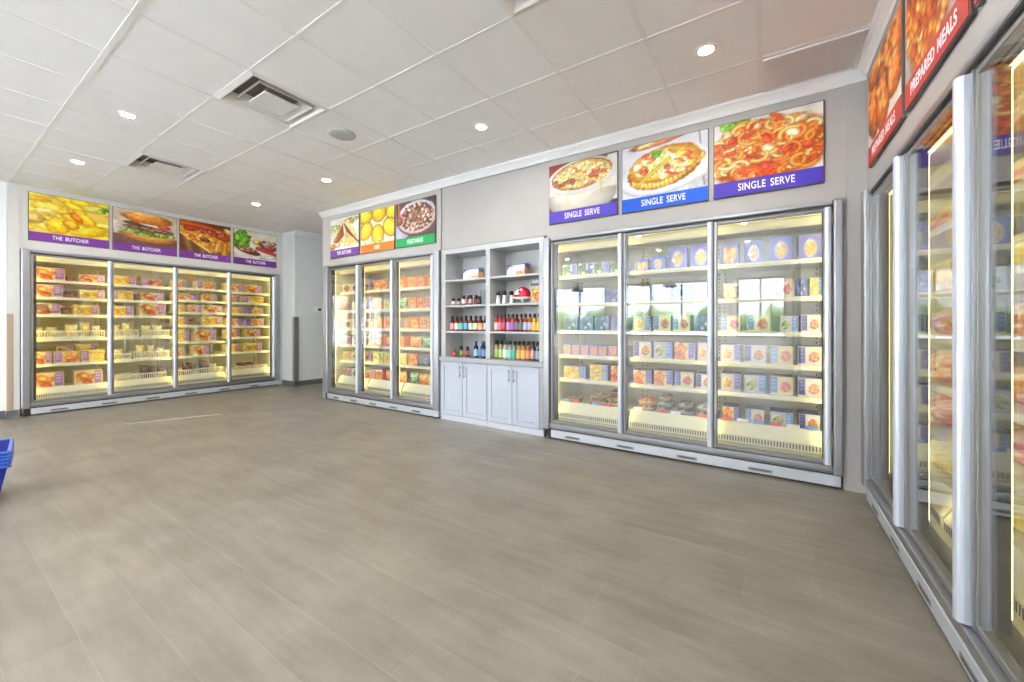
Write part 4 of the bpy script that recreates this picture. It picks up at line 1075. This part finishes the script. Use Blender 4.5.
leaflet_box(0, .56, 'white and violet display carton on top shelf near narrow freezer')
leaflet_box(1, .48, 'white and violet display carton on top shelf above red dome')

# ------------------------------------------------------------------ ceiling fittings
def downlight(x, y, label):
    r = empty('downlight', (x, y, CEIL)); tag(r, label, 'light', 'round recessed ceiling downlights')
    b = MB(); b.lathe([(.043, -.003), (.045, -.007), (.06, -.005), (.064, 0.0), (.043, .0), (.043, -.003)], M_white, 28, close=False); b.build('trim_ring', r)
    b = MB(); b.lathe([(.0425, -.0042), (.037, -.0055), (.016, -.006)], M_down, 24); b.build('lens', r)
for j, (y, t) in enumerate(((2.87, 'row along the back wall'), (1.045, 'row between the ceiling vents and entrance'), (-.78, 'row over the middle of the shop'), (-2.6, 'row over the counter'), (-4.43, 'row by the shop windows'))):
    for i, x in enumerate((-6.45, -4.635, -2.19, -.33)):
        downlight(x, y, 'round white recessed downlight, %s from the far freezer, %s' % (order[i], t))
def vent(x, y, label):
    r = empty('ceiling_vent', (x, y, CEIL)); tag(r, label, 'air vent', 'square stepped ceiling vents')
    t = .61; b = MB()
    def ring(a0, z0, a1, z1, m):
        P = lambda a, z: [(a, a, z), (t - a, a, z), (t - a, t - a, z), (a, t - a, z)]
        A_, B_ = P(a0, z0), P(a1, z1)
        for k in range(4):
            b.quad([A_[k], B_[k], B_[(k + 1) % 4], A_[(k + 1) % 4]], m)
    ring(.0, -.004, .03, -.012, M_vent); ring(.03, -.012, .045, .0, M_vent); ring(.045, 0, .075, .07, M_vent)
    b.build('outer_frame', r)
    b = MB(); b.box(.02, t - .02, .02, t - .02, .10, .11, M_ventdark)
    for s_ in (0, 1):
        b.box(.02, t - .02, .02 + s_ * (t - .05), .03 + s_ * (t - .05), .072, .10, M_ventdark); b.box(.02 + s_ * (t - .05), .03 + s_ * (t - .05), .03, t - .03, .072, .10, M_ventdark)
    b.build('duct_box', r)
    b = MB(); ring(.095, -.006, .11, .0, M_vent); ring(.11, .0, .15, .06, M_vent); ring(.095, -.006, .115, .03, M_vent); b.build('middle_cone', r)
    b = MB(); b.box(.175, t - .175, .175, t - .175, -.012, .0, M_vent, .004, 2); b.box(.25, t - .25, .25, t - .25, .0005, .0995, M_ventdark); b.build('centre_plate', r)
for (x, y), l in zip(VENTS, ('square white stepped ceiling vent beside the round grey speaker', 'square white stepped ceiling vent towards the far freezer', 'square white ceiling vent cut off by the top frame edge')): vent(x, y, l)
b = MB(); b.lathe([(.125, 0), (.122, -.006), (.1, -.011), (.04, -.013), (.01, -.0132)], mat('speaker_grey', (188, 187, 185), .7, bump=.4, bscale=400), 32); o = b.build('ceiling_speaker', loc=(-3.39, 2.258, CEIL - .0004)); tag(o, 'round grey ceiling speaker grille next to the large square vent', 'speaker')
r = empty('return_air_grille', (-.012, 3.19, CEIL)); tag(r, 'grey slatted return air grille in the ceiling corner above the pasta sign', 'air grille')
gw, gl = .545, .44
b = MB(); b.box(0, gw, 0, .012, -.012, -.001, M_grille); b.box(0, gw, gl - .012, gl, -.012, -.001, M_grille); b.box(0, .012, .012, gl - .012, -.012, -.001, M_grille); b.box(gw - .012, gw, .012, gl - .012, -.012, -.001, M_grille); b.build('frame', r)
b = MB()
for k in range(44): b.box(.014 + k * .0118, .0205 + k * .0118, .012, gl - .012, -.010, -.003, M_grille)
b.build('slat', r)
b = MB(); b.box(.012, gw - .012, .012, gl - .012, -.0025, -.0012, M_grille); b.build('backing', r)

# ------------------------------------------------------------------ small wall things
b = MB(); b.box(-7.6395, -7.610, 4.47, 4.62, 1.44, 1.55, M_white, .006, 2); o = b.build('thermostat'); tag(o, 'small white wall thermostat on grey alcove wall', 'thermostat')
b = MB(); b.box(-7.6098, -7.6075, 4.53, 4.605, 1.47, 1.525, mat('lcd_dark', (84, 90, 92), .3)); b.build('screen', o)
b = MB(); b.box(-7.6695, -7.606, 4.0545, 4.0715, .1, 1.345, M_alu_grey); b.box(-7.6275, -7.606, 4.0715, 4.14, .1, 1.345, M_alu_grey)
o = b.build('corner_guard'); tag(o, 'grey metal corner guard on the white alcove corner', 'corner guard')
b = MB(); b.box(WA + .0125, WA + .02, .695, .748, .105, 1.335, M_wood, .002, 1); o = b.build('corner_guard'); tag(o, 'brown wooden corner guard strip beside the fried chicken freezer', 'corner guard')

# blue shopping baskets
def shop_basket(z, label):
    r = empty('shopping_basket', (-4.51, .24, z), -.12); tag(r, label, 'basket', 'stacked blue shopping baskets')
    b = MB(); H_, t_ = .25, .0035
    def loop(w, d, zz): return [(-w, -d, zz), (w, -d, zz), (w, d, zz), (-w, d, zz)]
    lo, hi = loop(.165, .115, 0), loop(.215, .16, H_); li, hi2 = loop(.1615, .1115, t_), loop(.2115, .1565, H_)
    for k in range(4):
        n = (k + 1) % 4
        b.quad([lo[k], lo[n], hi[n], hi[k]], M_blue); b.quad([li[n], li[k], hi2[k], hi2[n]], M_blue); b.quad([hi[k], hi[n], hi2[n], hi2[k]], M_blue)
    b.quad(lo[::-1], M_blue); b.quad(li, M_blue)
    b.build('tub', r)
    b = MB()
    for s_ in (-1, 1):
        b.box(-.228, .228, s_ * .166 - .009, s_ * .166 + .009, H_ - .012, H_ + .004, M_blue2, .004, 2)
        b.box(s_ * .221 - .009, s_ * .221 + .009, -.157, .157, H_ - .012, H_ + .004, M_blue2, .004, 2)
    b.build('rim', r)
for k in (0, 1, 2, 3, 5):
    shop_basket(.0005 + min(k, 4) * .024, ['lowest blue shopping basket of the stack on the floor', 'second lowest blue shopping basket in the stack', 'third blue shopping basket up from the floor', 'second blue shopping basket from the top, just under the open one', 'fifth blue shopping basket up, just under the open one', 'topmost open blue shopping basket of the stack'][k])

# things behind the camera that show in the glass
def pendant(x, y, label):
    r = empty('pendant_lamp', (x, y, 2.12)); tag(r, label, 'lamp', 'dark pendant lamps over the counter')
    b = MB(); b.lathe([(.17, 0), (.165, .03), (.11, .1), (.04, .14), (.03, .17), (.006, .19)], mat('pendant_dark', (60, 62, 64), .4, metal=.4), 24, close=False); b.build('lamp_shade', r)
    b = MB(); b.lathe([(.005, .18), (.005, CEIL - 2.12)], M_black, 8); b.build('cord', r)
    b = MB(); b.lathe([(.005, .02), (.04, .04), (.045, .07), (.02, .11)], M_bulb, 14); b.build('bulb', r)
pendant(-4.45, -2.9, 'dark pendant lamp reflected in the casserole pot door'); pendant(-2.45, -2.3, 'dark pendant lamp reflected in the quiche door'); pendant(-2.0, -2.9, 'second dark pendant lamp reflected in the quiche door')

# ------------------------------------------------------------------ outdoors
M_lot = mat('car_park', (206, 210, 215), .8, bscale=3)
b = MB(); b.box(-60, -9.31, -70, 30, -.16, -.1, M_lot); b.box(-9.31, 1.71, -70, YF - .16, -.16, -.1, M_lot); b.box(1.71, 60, -70, 30, -.16, -.1, M_lot); struct(b, 'ground')
bm = bmesh.new(); bmesh.ops.create_grid(bm, x_segments=120, y_segments=10, size=1)
for v in bm.verts:
    x = v.co.x * 45; t = v.co.y * .5 + .5; a = t * PI
    v.co = Vector((x, -60 - 1.6 * math.cos(a) + .3 * math.sin(x * 3.1), -.1 + (3.4 + .7 * math.sin(x * .7) + .4 * math.sin(x * 2.3)) * math.sin(a) + .2 * math.sin(x * 5 + t * 9)))
me = bpy.data.meshes.new('hedge'); bm.to_mesh(me); bm.free(); me.materials.append(mat('hedge_green', (92, 112, 78), .9, bscale=4)); o = bpy.data.objects.new('hedge', me); COL.objects.link(o)
tag(o, 'distant green hedge line reflected in the freezer glass', 'hedge', kind='stuff')

# ------------------------------------------------------------------ world, sun, camera
w = bpy.data.worlds.new('sky'); SC.world = w; w.use_nodes = True
nt = w.node_tree; bg = nt.nodes['Background']
tc = nt.nodes.new('ShaderNodeTexCoord'); sp = nt.nodes.new('ShaderNodeSeparateXYZ'); rp = nt.nodes.new('ShaderNodeValToRGB')
rp.color_ramp.elements[0].position = .0; rp.color_ramp.elements[0].color = (.93, .965, 1, 1)
rp.color_ramp.elements[1].position = .7; rp.color_ramp.elements[1].color = (.72, .84, 1, 1)
nt.links.new(tc.outputs['Generated'], sp.inputs[0]); nt.links.new(sp.outputs['Z'], rp.inputs['Fac']); nt.links.new(rp.outputs['Color'], bg.inputs['Color'])
bg.inputs['Strength'].default_value = 8.5
s = bpy.data.lights.new('sun', 'SUN'); s.energy = 175; s.angle = .02; so = bpy.data.objects.new('sun', s); COL.objects.link(so); so.rotation_euler = (math.radians(19), math.radians(6), 0)

cam = bpy.data.cameras.new('camera'); co = bpy.data.objects.new('camera', cam); COL.objects.link(co)
co.location = (0, 0, 1.2); co.rotation_euler = (PI / 2, 0, .574)
cam.sensor_width = 36; cam.sensor_fit = 'HORIZONTAL'; cam.lens = 392.04 / 1024 * 36; cam.shift_y = -(341 - 324.27) / 1024
cam.clip_start = .05; cam.clip_end = 300
SC.camera = co
SC.view_settings.view_transform = 'Standard'; SC.view_settings.look = 'None'; SC.view_settings.gamma = 1.0
SC.view_settings.use_curve_mapping = False; SC.view_settings.exposure = 1.1
cy = SC.cycles
cy.use_denoising = True
cy.max_bounces = 12; cy.diffuse_bounces = 6; cy.glossy_bounces = 5; cy.transparent_max_bounces = 24
cy.caustics_reflective = False; cy.caustics_refractive = False; cy.sample_clamp_indirect = 8.0
